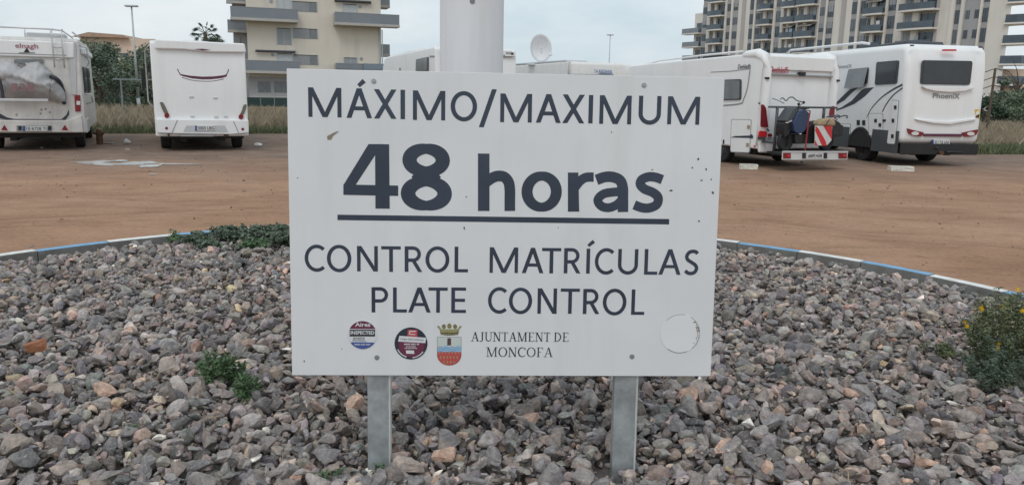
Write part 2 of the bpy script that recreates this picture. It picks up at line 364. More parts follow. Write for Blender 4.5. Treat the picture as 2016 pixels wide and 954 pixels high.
vs = [(ISL[0], ISL[1], float(zgrav(*ISL)) - .03)]
for i in range(1, NR + 1):
    r = (ISR - .06) * i / NR
    for k in range(NA):
        a = k * 2 * math.pi / NA; x, y = ISL[0] + r * math.cos(a), ISL[1] + r * math.sin(a); vs.append((x, y, float(zgrav(x, y)) - .03))
fs = [(0, 1 + k, 1 + (k + 1) % NA) for k in range(NA)]
for i in range(NR - 1):
    for k in range(NA): a, b2 = 1 + i * NA, 1 + (i + 1) * NA; fs.append((a + k, b2 + k, b2 + (k + 1) % NA, a + (k + 1) % NA))
bed.add(vs, fs)
M['soil'] = mat('dark_soil', (.12, .105, .095), .95, vary=.4, vscale=20)
gravel_bed = tag(bed.build('gravel_bed', 'soil'), kind='structure')
# deposit stones onto a height map so that they rest on each other
CELL = .012; GX0, GY0 = -6.2, 1.5; HX, HY = int(12.2 / CELL), int(7.2 / CELL)
yy, xx = np.mgrid[0:HY, 0:HX]; HM = (zgrav(GX0 + xx * CELL, GY0 + yy * CELL) - .03).astype(np.float32)
cand = []; TC = gp(70, 697, .226)
while len(cand) < 60000:
    p = rng.uniform((-5.6, 1.75), (5.4, 8.3), size=(6000, 2))
    ok = (np.hypot(p[:, 0] - ISL[0], p[:, 1] - ISL[1]) < ISR - .13) & (np.abs(p[:, 0]) < .76 * p[:, 1] + 1.3)
    ok &= ~((np.abs(p[:, 1] - 2.6) < .06) & ((np.abs(p[:, 0] + .46) < .07) | (np.abs(p[:, 0] - .4) < .07)))
    ok &= np.hypot(p[:, 0] - TC[0], p[:, 1] - TC[1]) > .075
    cand += list(p[ok])
    p = rng.uniform((-2.9, 1.8), (2.9, 3.9), size=(900, 2)); p = p[(np.abs(p[:, 0]) < .76 * p[:, 1] + .4) & (np.hypot(p[:, 0] - TC[0], p[:, 1] - TC[1]) > .075) & ~((np.abs(p[:, 1] - 2.6) < .05) & ((np.abs(p[:, 0] + .46) < .06) | (np.abs(p[:, 0] - .4) < .06)))]; cand += list(p)
cand = np.array(cand)[rng.permutation(len(cand))[:60000]]; NS = len(cand)
rad = np.clip(rng.lognormal(math.log(.0172), .43, NS), .007, .048) * (1 + .03 * np.clip(cand[:, 1] - 4, 0, 4))
order = np.argsort(rad + rng.normal(scale=.018, size=NS)); cand = cand[order]; rad = rad[order]
Rm = rot(NS); sid = rng.integers(0, 40, NS); zc = np.zeros(NS)
hz = np.array([[np.ptp(s[:, 2]) / 2 for s in shapes1][i] for i in range(60)])
for i in range(NS):
    x, y = cand[i]; r = rad[i]; n = max(1, int(r * .72 / CELL)); cx, cy = int((x - GX0) / CELL), int((y - GY0) / CELL)
    sub = HM[max(cy-n, 0):cy+n+1, max(cx-n, 0):cx+n+1]
    if sub.size == 0: zc[i] = 0; continue
    h = sub.mean() * .7 + sub.max() * .3; lim = zgrav(x, y) + .03
    h = min(h, lim)
    half = r * .6
    zc[i] = h + half * .72
    np.maximum(sub, h + half * 1.3, out=sub)
tint = PAL[rng.choice(len(PAL), NS, p=PP)] * rng.uniform(.66, 1.35, (NS, 1)) * rng.normal(1, .03, (NS, 3))
# the 300 that show largest stand alone, the rest are one mass
vis = (np.abs(cand[:, 0]) < .66 * cand[:, 1]) & (cand[:, 1] > 2.25)
top = zc - zgrav(cand[:, 0], cand[:, 1])
score = np.where(vis & (top > .012), rad / np.hypot(cand[:, 0], cand[:, 1]), 0)
big = set(np.argsort(-score)[:300].tolist()); bigl = sorted(big); rest = np.array([i for i in range(NS) if i not in big])
SH = np.array(shapes1); SH0 = np.array(shapes0); nv = V1.shape[0]
def stones_np(idx, shp, Fb):
    V = np.einsum('nij,nvj->nvi', Rm[idx], shp[rng.integers(0, 60, len(idx))]) * rad[idx][:, None, None]
    V += np.stack([cand[idx, 0], cand[idx, 1], zc[idx]], -1)[:, None, :]; k = shp.shape[1]
    return V.reshape(-1, 3), (Fb[None] + (np.arange(len(idx)) * k)[:, None, None]).reshape(-1, 3), np.repeat(np.concatenate([tint[idx], np.ones((len(idx), 1))], 1), k, 0)
inn = (cand[rest, 1] < 4.2) & (np.abs(cand[rest, 0]) < .76 * cand[rest, 1] + .3); nr = rest[inn]; fr = rest[~inn]
a1, b1, c1_ = stones_np(nr, SH, F1); a2, b2_, c2_ = stones_np(fr, SH0, F0)
tag(npmesh('gravel', np.concatenate([a1, a2]), np.concatenate([b1, b2_ + len(a1)]), stm, gravel_bed, np.concatenate([c1_, c2_])), kind='stuff')
# fines and chips lying between and on the stones
nc_ = 15000; pc_ = rng.uniform((-4.6, 1.9), (4.4, 6.6), size=(nc_, 2)); pc_ = pc_[(np.hypot(pc_[:, 0] - ISL[0], pc_[:, 1] - ISL[1]) < ISR - .12) & (np.abs(pc_[:, 0]) < .76 * pc_[:, 1] + .4)]; nc_ = len(pc_)
rc_ = np.clip(rng.lognormal(math.log(.0065), .4, nc_), .003, .012); hc_ = HM[((pc_[:, 1] - GY0) / CELL).astype(int), ((pc_[:, 0] - GX0) / CELL).astype(int)]
Vc = np.einsum('nij,nvj->nvi', rot(nc_), SH0[rng.integers(0, 60, nc_)]) * rc_[:, None, None] + np.stack([pc_[:, 0], pc_[:, 1], hc_ - .006 + rc_ * .2], -1)[:, None, :]
tcc = PAL[rng.choice(len(PAL), nc_, p=PP)] * rng.uniform(.9, 1.5, (nc_, 1)); k0 = SH0.shape[1]
tag(npmesh('stone_chips', Vc.reshape(-1, 3), (F0[None] + (np.arange(nc_) * k0)[:, None, None]).reshape(-1, 3), stm, gravel_bed, np.repeat(np.concatenate([tcc, np.ones((nc_, 1))], 1), k0, 0)), kind='stuff')
smesh = []
for k, V in enumerate(shapes2):
    V = V * .045
    o = npmesh('stone', V, F2, stm, None, np.repeat([[*(PAL[rng.choice(len(PAL), p=PP)] * rng.uniform(.75, 1.25)), 1]], len(V), 0)); smesh.append(o.data); bpy.data.objects.remove(o)
for i in bigl:
    o = bpy.data.objects.new('stone', smesh[sid[i]]); C.objects.link(o); o.parent = gravel_bed
    o.matrix_local = Matrix.LocRotScale(Vector((cand[i, 0], cand[i, 1], zc[i])), Matrix(Rm[i].tolist()).to_quaternion(), Vector((rad[i] * 1.04 / .045,) * 3))
# terracotta lump lying on the gravel
p = gp(70, 697, .15); zz = float(zgrav(p[0], p[1])); p = gp(70, 697, zz + .03)
orm = mat('terracotta', (.36, .15, .075), .85, vary=.3, vscale=30, bump=.4, bscale=60)
V = stone_shape(V2, 12); V = V / np.ptp(V, axis=0) * np.array([.098, .085, .085])
o = npmesh('brick_fragment', V, F2, orm, None, None, False); o.location = (p[0], p[1], zz + .07)
tag(o, 'orange terracotta lump lying among the grey stones at the left', 'brick fragment')
# pebbles and clods scattered on the dirt
n = 2600; pp_ = np.stack([rng.uniform(-16, 16, n), rng.uniform(4, 22, n)], -1); pp_ = pp_[np.hypot(pp_[:, 0] - ISL[0], pp_[:, 1] - ISL[1]) > ISR + .25]; n = len(pp_)
rr = np.clip(rng.lognormal(math.log(.008), .5, n), .004, .035) * (1 + .02 * pp_[:, 1])
VV = np.einsum('nij,nvj->nvi', rot(n), SH[rng.integers(0, 60, n)][:, :42]) * rr[:, None, None]
VV += np.stack([pp_[:, 0], pp_[:, 1], gz(pp_[:, 0], pp_[:, 1]) + rr * .1], -1)[:, None, :]
tc_ = np.array([(.2, .13, .09), (.26, .2, .16), (.14, .1, .075), (.3, .25, .2)])[rng.integers(0, 4, n)]
tag(npmesh('pebbles', VV.reshape(-1, 3), (F1[None] + (np.arange(n) * nv)[:, None, None]).reshape(-1, 3), stm, None, np.repeat(np.concatenate([tc_, np.ones((n, 1))], 1), nv, 0)),
    'small pebbles and clods scattered over the brown dirt', 'pebbles', kind='stuff')

# ------------------------------------------------------------------ kerb ring: fifty stones, painted white and blue in turn
kerb = tag(empty('kerb', (ISL[0], ISL[1], 0)), kind='structure')
DA = math.radians(7.2); A0 = math.radians(55.6)
def ringseg(a0, a1, r0_, r1_, z0, z1, n=4):
    mb = MB(); A = []
    for k in range(n + 1):
        a = a0 + (a1 - a0) * k / n
        A.append([(r0_*math.cos(a), r0_*math.sin(a), z0), (r1_*math.cos(a), r1_*math.sin(a), z0), (r1_*math.cos(a), r1_*math.sin(a), z1), (r0_*math.cos(a), r0_*math.sin(a), z1)])
    vs = [q for g_ in A for q in g_]; fs = [(3, 2, 1, 0), tuple(4*n+i for i in range(4))]
    for k in range(n):
        for i in range(4): fs.append((4*k+i, 4*k+(i+1) % 4, 4*(k+1)+(i+1) % 4, 4*(k+1)+i))
    return mb.add(vs, fs)
for k in range(50):
    a1 = A0 - DA * k; a0 = a1 - DA; am = (a0 + a1) / 2
    if ISL[1] + ISR * math.sin(am) < 1.2: continue
    j = .0006; dz = random.uniform(-.006, .006); dr = random.uniform(-.006, .006)
    ks = ringseg(a0 + j, a1 - j, ISR - .05 + dr, ISR + .05 + dr, -.2, .125 + dz).build('kerb_stone', 'conc', kerb, bevel=.006)
    tp = ringseg(a0 + j * 2, a1 - j * 2, ISR - .048 + dr, ISR + .048 + dr, .1265 + dz, .129 + dz).build('painted_top', 'pblue' if k % 2 == 0 else 'pwhite', ks)

# puddle of rainwater on the lot, its sky reflection painted as pale colour
M['water'] = mat('puddle_water_sheen', (.7, .66, .62), .2, vary=.4, vscale=2.0, spec=.8)
def blob(cx, cy, rx, ry, n=40, seed=0, amp=.35):
    out = []
    for k in range(n):
        a = k * 2 * math.pi / n; q = 1 + amp * (mnoise.noise((math.cos(a) * 1.4 + seed, math.sin(a) * 1.4, seed * 1.7)) + .6 * mnoise.noise((math.cos(a) * 4 + seed, math.sin(a) * 4, 5)))
        out.append((cx + rx * q * math.cos(a), cy + ry * q * math.sin(a)))
    return out
pm = MB()
for (px, py, wpx, ry, sd_) in ((188, 319, 30, .45, 1), (215, 324, 36, .25, 2), (250, 324, 38, .16, 5), (280, 321, 30, .4, 4), (296, 327, 20, .34, 7), (345, 323, 45, .14, 3), (235, 317, 18, .2, 9), (302, 343, 8, .07, 6)):
    c_ = gp(px, py, LOT); rx = wpx / FPX * c_[1]; pts = blob(c_[0], c_[1], rx, ry, 44, sd_, .55)
    zz = LOT + .005 + .0008 * sd_
    pm.add([(x, y, zz) for x, y in pts], [tuple(range(len(pts)))])
tag(pm.build('puddle', 'water', fix=False), kind='structure')
# ------------------------------------------------------------------ the sign
SC = [(560, 135), (1423, 153), (1399, 740), (575, 738)]
_d = [ray(*c) for c in SC]
_s = np.linalg.solve(np.array([_d[0], -_d[1], -_d[3]]).T, -_d[2]); _P = [_d[0]*_s[0], _d[1]*_s[1], _d[2], _d[3]*_s[2]]
_k = 1.45 / np.linalg.norm(_P[1] - _P[0]); _P = [q * _k + CP for q in _P]
su = (_P[1] - _P[0]); SW = np.linalg.norm(su); su /= SW
sv = _P[0] - _P[3]; SH_ = np.linalg.norm(sv); sv = sv - su * np.dot(sv, su); sv /= np.linalg.norm(sv)
sn = np.cross(su, sv)                   # away from the board back; towards the camera is -cross for this order
if np.dot(sn, CP - _P[0]) < 0: sn = -sn
SO = _P[3]
def s2(x, y):                           # photo pixel -> board plane (u, v) in metres from the lower left corner
    q = onplane(x, y, SO, sn) - SO; return np.dot(q, su), np.dot(q, sv)
def s3(u, v, o=0.0): return SO + su * u + sv * v + sn * o
base_l = s3(.32, 0); sign_base = np.array([SO[0] + su[0] * SW / 2, SO[1] + su[1] * SW / 2, .2])
sgn = empty('information_sign', tuple(sign_base), 0, 'large white board on two steel posts reading MÁXIMO/MAXIMUM 48 horas', 'sign')
def sb(mb, name, m, **k):
    o = mb.build(name, m, sgn, origin=None, **k)
    o.location = (0, 0, 0); me = o.data
    me.transform(Matrix.Translation(-Vector(sign_base))); return o
mb = MB(); T = .012
mb.prism([s3(0, 0, 0), s3(SW, 0, 0), s3(SW, SH_, 0), s3(0, SH_, 0)], [s3(0, 0, -T), s3(SW, 0, -T), s3(SW, SH_, -T), s3(0, SH_, -T)])
sb(mb, 'board', 'sign', bevel=.0015)
# posts: folded channel, closed face to the front, lighter lip on the right
for (xa, xb, yb) in ((722, 768, 925), (1212, 1259, 930)):
    u_a = s2(xa, 738)[0]; u_b = s2(xb, 738)[0]; wd = u_b - u_a
    mb = MB(); lip = MB()
    B0 = -1.1 if False else -.62
    def seg(m_, ua, ub, o0, o1, v0=-.62, v1=SH_ - .03):
        m_.prism([s3(ua, v0, o1), s3(ub, v0, o1), s3(ub, v1, o1), s3(ua, v1, o1)], [s3(ua, v0, o0), s3(ub, v0, o0), s3(ub, v1, o0), s3(ua, v1, o0)])
    seg(mb, u_a, u_b - .008, -T - .006, -T - .001); seg(mb, u_a, u_a + .004, -T - .042, -T - .006)
    seg(lip, u_b - .0078, u_b, -T - .044, -T - .0005)
    po = sb(mb, 'post', 'galv', bevel=.001); lo = sb(lip, 'post_edge', 'galv_edge', bevel=.002); lo.parent = po
for (x, y) in ((736, 160), (1268, 168), (742, 703), (1244, 701)):
    u, v = s2(x, y); mb = MB(); R_ = .0085
    def disc(r, o0, o1, n=14): mb.prism([s3(u + r*math.cos(k*2*math.pi/n), v + r*math.sin(k*2*math.pi/n), o1) for k in range(n)], [s3(u + r*math.cos(k*2*math.pi/n), v + r*math.sin(k*2*math.pi/n), o0) for k in range(n)])
    disc(R_, 0, .0016); disc(R_ * .6, .0016, .0048, 6)
    sb(mb, 'bolt', 'boltm')
# ---- lettering cut from vinyl, stroke by stroke
LAY = [0]
class Ink:
    def __init__(s): s.mb = MB()
    def poly(s, pts, th=.0004):
        LAY[0] = (LAY[0] + 1) % 12; o = .0006 + LAY[0] * .00003
        s.mb.add([s3(u, v, o) for u, v in pts], [tuple(range(len(pts)))])
    def ribbon(s, path, w, closed=False):
        P = np.array(path, float); n = len(P); w_ = np.broadcast_to(np.array(w, float), (n,))
        if closed: tn = np.roll(P, -1, 0) - np.roll(P, 1, 0)
        else: tn = np.gradient(P, axis=0)
        tn /= np.linalg.norm(tn, axis=1)[:, None]; nm = np.stack([-tn[:, 1], tn[:, 0]], -1)
        A = P + nm * w_[:, None] / 2; B = P - nm * w_[:, None] / 2
        LAY[0] = (LAY[0] + 1) % 12; o = .0006 + LAY[0] * .00003
        vs = [s3(*q, o) for q in A] + [s3(*q, o) for q in B]
        s.mb.add(vs, [(i, (i+1) % n, n + (i+1) % n, n + i) for i in range(n if closed else n - 1)])
    def done(s, m, name='lettering', parent=None):
        o = sb(s.mb, name, m, fix=False); return o
def ell(cx, cy, rx, ry, a0, a1, n=28): return [(cx + rx*math.cos(math.radians(a0+(a1-a0)*k/n)), cy + ry*math.sin(math.radians(a0+(a1-a0)*k/n))) for k in range(n+1)]
def slant(I, xb, xt, y0, y1, hw): I.poly([(xb-hw/2, y0), (xb+hw/2, y0), (xt+hw/2, y1), (xt-hw/2, y1)])
def rect(I, x0, x1, y0, y1): I.poly([(x0, y0), (x1, y0), (x1, y1), (x0, y1)])
def glyph(I, ch, x, y, W, H, t, h=None):
    h = h or t * .86
    if ch == 'I': rect(I, x + W/2 - t/2, x + W/2 + t/2, y, y + H)
    elif ch == 'M':
        rect(I, x, x+t*.9, y, y+H); rect(I, x+W-t*.9, x+W, y, y+H); q = t * 1.1
        slant(I, x+W/2, x+q/2, y, y+H, q); slant(I, x+W/2, x+W-q/2, y, y+H, q)
    elif ch == 'A':
        q = t*1.08; slant(I, x+q/2, x+W/2, y, y+H, q); slant(I, x+W-q/2, x+W/2, y, y+H, q); rect(I, x+W*.2, x+W*.8, y+H*.26, y+H*.26+h)
    elif ch == 'X':
        q = t*1.16; slant(I, x+q/2, x+W-q/2, y, y+H, q); slant(I, x+W-q/2, x+q/2, y, y+H, q)
    elif ch == 'N': rect(I, x, x+t*.95, y, y+H); rect(I, x+W-t*.95, x+W, y, y+H); slant(I, x+W-t*.6, x+t*.6, y, y+H, t*1.15)
    elif ch == 'T': rect(I, x+W/2-t/2, x+W/2+t/2, y, y+H); rect(I, x, x+W, y+H-h, y+H)
    elif ch == 'L': rect(I, x, x+t, y, y+H); rect(I, x, x+W, y, y+h)
    elif ch == 'E': rect(I, x, x+t, y, y+H); [rect(I, x, x+W*f, y+q, y+q+h) for q, f in ((0, 1), (H*.5-h/2, .93), (H-h, 1))]
    elif ch == 'O': I.ribbon(ell(x+W/2, y+H/2, W/2-t/2, H/2-h/2, 0, 360, 48)[:-1], [t*.93 + .07*t*abs(math.cos(k*2*math.pi/48)) for k in range(48)], True)
    elif ch == 'C': I.ribbon(ell(x+W*.6, y+H/2, W*.6-t/2, H/2-h/2, 48, 312, 36), t*.95)
    elif ch == 'U':
        r = W/2-t/2; I.ribbon([(x+t/2, y+H), (x+t/2, y+H*.8), (x+t/2, y+H*.5)] + ell(x+W/2, y+H*.38, r, H*.38-h/2, 180, 360, 24) + [(x+W-t/2, y+H*.5), (x+W-t/2, y+H*.8), (x+W-t/2, y+H)], t*.97)
    elif ch in 'PR':
        rect(I, x, x+t, y, y+H); top, mid = y+H-h/2, y+H*.46; r = (top-mid)/2; xr = x+W*(.92 if ch == 'R' else 1)
        I.ribbon([(x+t*.5, top), (x+W*.3, top)] + ell(xr-t/2-r*1.0, top-r, r*1.0, r, 90, -90, 18) + [(x+W*.3, mid), (x+t*.5, mid)], t*.93)
        if ch == 'R': slant(I, x+W-t*.6, x+W*.47, y, y+H*.47, t*1.12)
    elif ch == 'S':
        P = [(.93, .87), (.78, .95), (.55, .965), (.3, .92), (.12, .77), (.2, .61), (.5, .5), (.8, .38), (.9, .24), (.76, .08), (.5, .03), (.25, .05), (.04, .14)]
        I.ribbon(smooth_path([(x + t/2*(1 if a < .5 else -1) * abs(2*a-1) + a*W, y + b_*H + h/2*(1 if b_ < .5 else -1)*abs(2*b_-1)*.8) for a, b_ in P]), t*.97)
    elif ch == '/': slant(I, x+t*.55, x+W-t*.55, y, y+H, t*1.1)
def smooth_path(P, n=5):
    P = [np.array(p) for p in P]; out = []
    for i in range(len(P)-1):
        a, b_, c_, d_ = P[max(i-1, 0)], P[i], P[i+1], P[min(i+2, len(P)-1)]
        for k in range(n):
            q = k/n; out.append(.5*((2*b_)+(-a+c_)*q+(2*a-5*b_+4*c_-d_)*q*q+(-a+3*b_-3*c_+d_)*q**3))
    return out + [P[-1]]
def line(items, ox, oy, k, t):
    I = Ink()
    for ch, x0, x1, yt, yb in items:
        xm, ym = (x0+x1)/2, (yt+yb)/2
        u0_, u1_ = s2(ox+x0/k, oy+ym/k)[0], s2(ox+x1/k, oy+ym/k)[0]; v0_, v1_ = s2(ox+xm/k, oy+yb/k)[1], s2(ox+xm/k, oy+yt/k)[1]
        glyph(I, ch, u0_, v0_, u1_-u0_, v1_-v0_, t)
    return I
K = 2.344
PXM = SW / 863                      # metres per photo pixel on the board
def acc(I, a, b_, ox, oy, k, w_):
    p, q = s2(ox+a[0]/k, oy+a[1]/k), s2(ox+b_[0]/k, oy+b_[1]/k); d = np.array(q)-np.array(p); n_ = np.array([-d[1], d[0]])/np.linalg.norm(d)*w_/2
    I.poly([p-n_, p+n_, q+n_*1.25, q-n_*1.25])
I = line([('M', 110, 263, 100, 236), ('A', 286, 404, 103, 240), ('X', 413, 517, 108, 243), ('I', 535, 557, 110, 245), ('M', 593, 742, 114, 250), ('O', 767, 889, 117, 255), ('/', 898, 979, 107, 283),
          ('M', 996, 1142, 128, 260), ('A', 1161, 1276, 130, 262), ('X', 1283, 1385, 132, 264), ('I', 1402, 1425, 134, 265), ('M', 1454, 1601, 136, 268), ('U', 1634, 1738, 138, 270), ('M', 1768, 1916, 141, 270)], 560, 130, K, 20.5 / K * PXM)
I.done('navy'); I = Ink(); acc(I, (342, 92), (368, 68), 560, 130, K, 17 / K * PXM); I.done('navy', 'accent')
I = line([('C', 93, 187, 50, 174), ('O', 196, 309, 51, 176), ('N', 335, 431, 56, 173), ('T', 447, 537, 57, 175), ('R', 555, 637, 58, 175), ('O', 651, 761, 58, 178), ('L', 785, 847, 59, 177)], 560, 460, K, 17.5 / K * PXM); I.done('navy')
I = line([('M', 947, 1078, 62, 180),
          ('A', 1096, 1196, 64, 181), ('T', 1188, 1276, 65, 182), ('R', 1290, 1368, 66, 182), ('I', 1392, 1411, 68, 183), ('C', 1432, 1521, 66, 187), ('U', 1539, 1632, 70, 187), ('L', 1661, 1722, 70, 188), ('A', 1727, 1830, 71, 188), ('S', 1840, 1917, 71, 191)], 560, 460, K, 17.5 / K * PXM)
I.done('navy'); I = Ink(); acc(I, (1402, 55), (1428, 34), 560, 460, K, 14 / K * PXM); I.done('navy', 'accent')
line([('P', 402, 479, 246, 362), ('L', 501, 565, 247, 362), ('A', 571, 675, 247, 362), ('T', 665, 753, 247, 363), ('E', 770, 838, 247, 364)], 560, 460, K, 17.5 / K * PXM).done('navy')
line([('C', 939, 1027, 246, 367), ('O', 1036, 1143, 248, 369), ('N', 1168, 1257, 251, 368),
      ('T', 1274, 1362, 252, 368), ('R', 1378, 1455, 254, 369), ('O', 1469, 1578, 253, 375), ('L', 1601, 1662, 256, 373)], 560, 460, K, 17.5 / K * PXM).done('navy')
# bold "48 horas" and its underline, drawn point by point
I = Ink()
def q_(x, y): return np.array(s2(560 + x/K, 130 + y/K))
kk = PXM / K
def rb(pts, w_, **k): I.ribbon(smooth_path([q_(*p) for p in pts], 6), np.array(w_) * kk if not np.isscalar(w_) else w_ * kk, **k)
I.poly([q_(418, 360), q_(483, 361), q_(486, 658), q_(420, 657)]); I.poly([q_(272, 546), q_(525, 551), q_(525, 599), q_(272, 594)]); I.poly([q_(388, 360), q_(452, 360), q_(328, 549), q_(272, 549)])
def ring(cx, cy, rx, ry, w_, wy=None):
    c_ = q_(cx, cy); I.ribbon([(c_[0] + rx*kk*math.cos(a), c_[1] + ry*kk*math.sin(a)) for a in np.arange(48)*2*math.pi/48], [(w_*abs(math.cos(a)) + (wy or w_)*(1-abs(math.cos(a))))*kk for a in np.arange(48)*2*math.pi/48], True)
ring(654, 434, 77, 52, 66, 46); ring(655, 588, 85, 56, 68, 44); I.poly([q_(600, 494), q_(708, 494), q_(722, 512), q_(708, 532), q_(600, 532), q_(586, 512)]); 
I.done('navy'); I = Ink(); I.poly([q_(893, 403), q_(946, 404), q_(946, 668), q_(893, 668)]); rb([(925, 540), (955, 518), (985, 507), (1015, 512), (1034, 535), (1040, 570), (1040, 620), (1040, 668)], [38, 42, 46, 50, 52, 52, 52, 52] and 50)
ring(1187, 579, 69, 73, 52, 42)
I.poly([q_(1308, 491), q_(1356, 491), q_(1360, 671), q_(1308, 671)]); rb([(1340, 560), (1362, 532), (1390, 514), (1427, 512)], 44)
rb([(1440, 525), (1478, 512), (1515, 512), (1548, 527), (1561, 560), (1562, 610), (1562, 673)], 50); c_ = q_(1497, 617)
rb([(1560, 580), (1520, 581), (1472, 590), (1446, 617), (1462, 645), (1497, 653), (1535, 638), (1562, 610)], 42)
rb([(1744, 524), (1712, 513), (1680, 511), (1650, 523), (1642, 545), (1662, 567), (1700, 583), (1724, 606), (1718, 638), (1684, 654), (1650, 653), (1614, 640)], 44)
I.done('navy')
I = Ink(); I.poly([q_(245, 685), q_(1775, 705), q_(1775, 730), q_(245, 710)]); I.done('navy', 'underline')
# small roman capitals
def serif(I, s, x0, x1, yb0, yb1, Hh):
    adv = {'A': .98, 'J': .55, 'U': .98, 'N': .98, 'T': .85, 'M': 1.22, 'E': .84, 'D': 1.0, ' ': .3, 'O': 1.0, 'C': .92, 'F': .78}
    tot = sum(adv[c] for c in s); sc = (x1 - x0) / tot; x = x0
    for c in s:
        f = (x - x0) / (x1 - x0); y = yb0 + (yb1 - yb0) * f; W = adv[c] * sc * .9; T_, h = Hh * .125, Hh * .05; sr = Hh * .09
        def st(cx, a=0, b_=1, w_=T_): rect(I, cx-w_/2, cx+w_/2, y+Hh*a, y+Hh*b_)
        def sf(cx, top, w_=None): w2 = w_ or (T_/2+sr); rect(I, cx-w2, cx+w2, y+(Hh-h if top else 0), y+(Hh if top else h))
        if c == 'A': slant(I, x+W*.13, x+W*.5, y, y+Hh, h*1.3); slant(I, x+W*.84, x+W*.5, y, y+Hh, T_*1.15); rect(I, x+W*.27, x+W*.7, y+Hh*.33, y+Hh*.33+h); sf(x+W*.12, 0); sf(x+W*.85, 0)
        elif c == 'J': st(x+W*.6, .1); sf(x+W*.6, 1); I.ribbon(ell(x+W*.3, y+Hh*.12, W*.3, Hh*.13, 0, -150, 10), h*1.6)
        elif c == 'U': st(x+W*.2, .3); sf(x+W*.2, 1); st(x+W*.84, .3, 1, h*1.2); sf(x+W*.84, 1); I.ribbon(ell(x+W*.52, y+Hh*.32, W*.32, Hh*.29, 180, 360, 14), np.linspace(T_, h*1.2, 15))
        elif c == 'N': st(x+W*.16, 0, 1, h*1.3); st(x+W*.85, 0, 1, h*1.3); slant(I, x+W*.84, x+W*.16, y, y+Hh, T_*1.25); sf(x+W*.16, 0); sf(x+W*.12, 1); sf(x+W*.85, 1)
        elif c == 'T': st(x+W*.5); sf(x+W*.5, 0); rect(I, x+W*.04, x+W*.96, y+Hh-h, y+Hh); rect(I, x+W*.04, x+W*.04+h, y+Hh*.78, y+Hh); rect(I, x+W*.96-h, x+W*.96, y+Hh*.78, y+Hh)
        elif c == 'M': st(x+W*.13, 0, 1, h*1.3); st(x+W*.86); slant(I, x+W*.48, x+W*.15, y, y+Hh, T_*1.1); slant(I, x+W*.48, x+W*.84, y, y+Hh, h*1.4); sf(x+W*.13, 0); sf(x+W*.86, 0); sf(x+W*.1, 1); sf(x+W*.9, 1)
        elif c in 'EF':
            st(x+W*.25); sf(x+W*.25, 1); sf(x+W*.25, 0); rect(I, x+W*.2, x+W*.9, y+Hh-h, y+Hh); rect(I, x+W*.9-h, x+W*.9, y+Hh*.8, y+Hh); rect(I, x+W*.25, x+W*.7, y+Hh*.5, y+Hh*.5+h)
            if c == 'E': rect(I, x+W*.2, x+W*.92, y, y+h); rect(I, x+W*.94-h, x+W*.94, y, y+Hh*.22)
        elif c == 'D': st(x+W*.22); sf(x+W*.2, 1); sf(x+W*.2, 0); I.ribbon(ell(x+W*.3, y+Hh/2, W*.58, Hh/2-h/2, 90, -90, 20), [h + (T_-h)*math.sin(math.pi*k/20) for k in range(21)])
        elif c == 'O': I.ribbon(ell(x+W/2, y+Hh/2, W*.43, Hh/2-h/2, 0, 360, 32)[:-1], [h + (T_-h)*abs(math.cos(2*math.pi*k/32)) for k in range(32)], True)
        elif c == 'C': I.ribbon(ell(x+W*.55, y+Hh/2, W*.46, Hh/2-h/2, 45, 318, 28), [h*1.1 + (T_-h)*max(0, math.sin(math.pi*k/28)) for k in range(29)]); rect(I, x+W*.86, x+W*.86+h*1.2, y+Hh*.7, y+Hh*.97)
        x += adv[c] * sc
def z_(x, y): return s2(860 + x/6.72, 620 + y/6.72)
I = Ink()
a, b_ = z_(455, 343), z_(1755, 349); serif(I, 'AJUNTAMENT DE', a[0], b_[0], a[1], b_[1], z_(455, 221)[1] - a[1])
a, b_ = z_(655, 547), z_(1545, 552); serif(I, 'MONCOFA', a[0], b_[0], a[1], b_[1], z_(655, 421)[1] - a[1]); I.done('ink')
# coat of arms
def e_(x, y): return np.array(s2(660 + x/6.72, 610 + y/6.72))
M['c_sky'] = mat('crest_pale', (.55, .6, .56), .5); M['c_sea'] = mat('crest_sea', (.3, .5, .66), .5); M['c_red'] = mat('crest_red', (.5, .07, .075), .5)
M['c_gold'] = mat('crest_gold', (.36, .34, .15), .5, vary=.35, vscale=120); M['c_tower'] = mat('crest_tower', (.09, .055, .06), .5)
def layer(pts, m, name, o):
    mb_ = MB(); mb_.add([s3(*p, o) for p in pts], [tuple(range(len(pts)))]); return sb(mb_, name, m, fix=False)
sh = [(1352, 358), (1664, 358), (1664, 590)] + [(1508 + 156*math.cos(a), 590 + 137*math.sin(a)) for a in np.linspace(.1, math.pi-.1, 16)] + [(1352, 590)]
layer([np.array(e_(*p)) for p in [(1508 + (x-1508)*1.025, 540 + (y-540)*1.02) for x, y in sh]], 'ink', 'shield_edge', .0007)
layer([e_(*p) for p in sh], 'c_red', 'shield', .0009)
layer([e_(1352, 358), e_(1664, 358), e_(1664, 480), e_(1352, 480)], 'c_sky', 'shield_field', .0011)
layer([e_(x, 476 + 13*math.sin((x-1352)*.04)) for x in range(1352, 1665, 12)] + [e_(1664, 550), e_(1352, 550)], 'c_sea', 'shield_sea', .0013)
I = Ink()
for yy_ in (505, 530): I.ribbon([e_(x, yy_ + 10*math.sin((x-1352)*.04)) for x in range(1354, 1663, 10)], 5*PXM/6.72)
o = I.done('txtblue', 'shield_waves'); o.data.transform(Matrix.Translation(Vector(sn * .001)))
layer([e_(1484, 368), e_(1532, 368), e_(1534, 464), e_(1482, 464)], 'c_tower', 'shield_tower', .0013)
mb_ = MB()
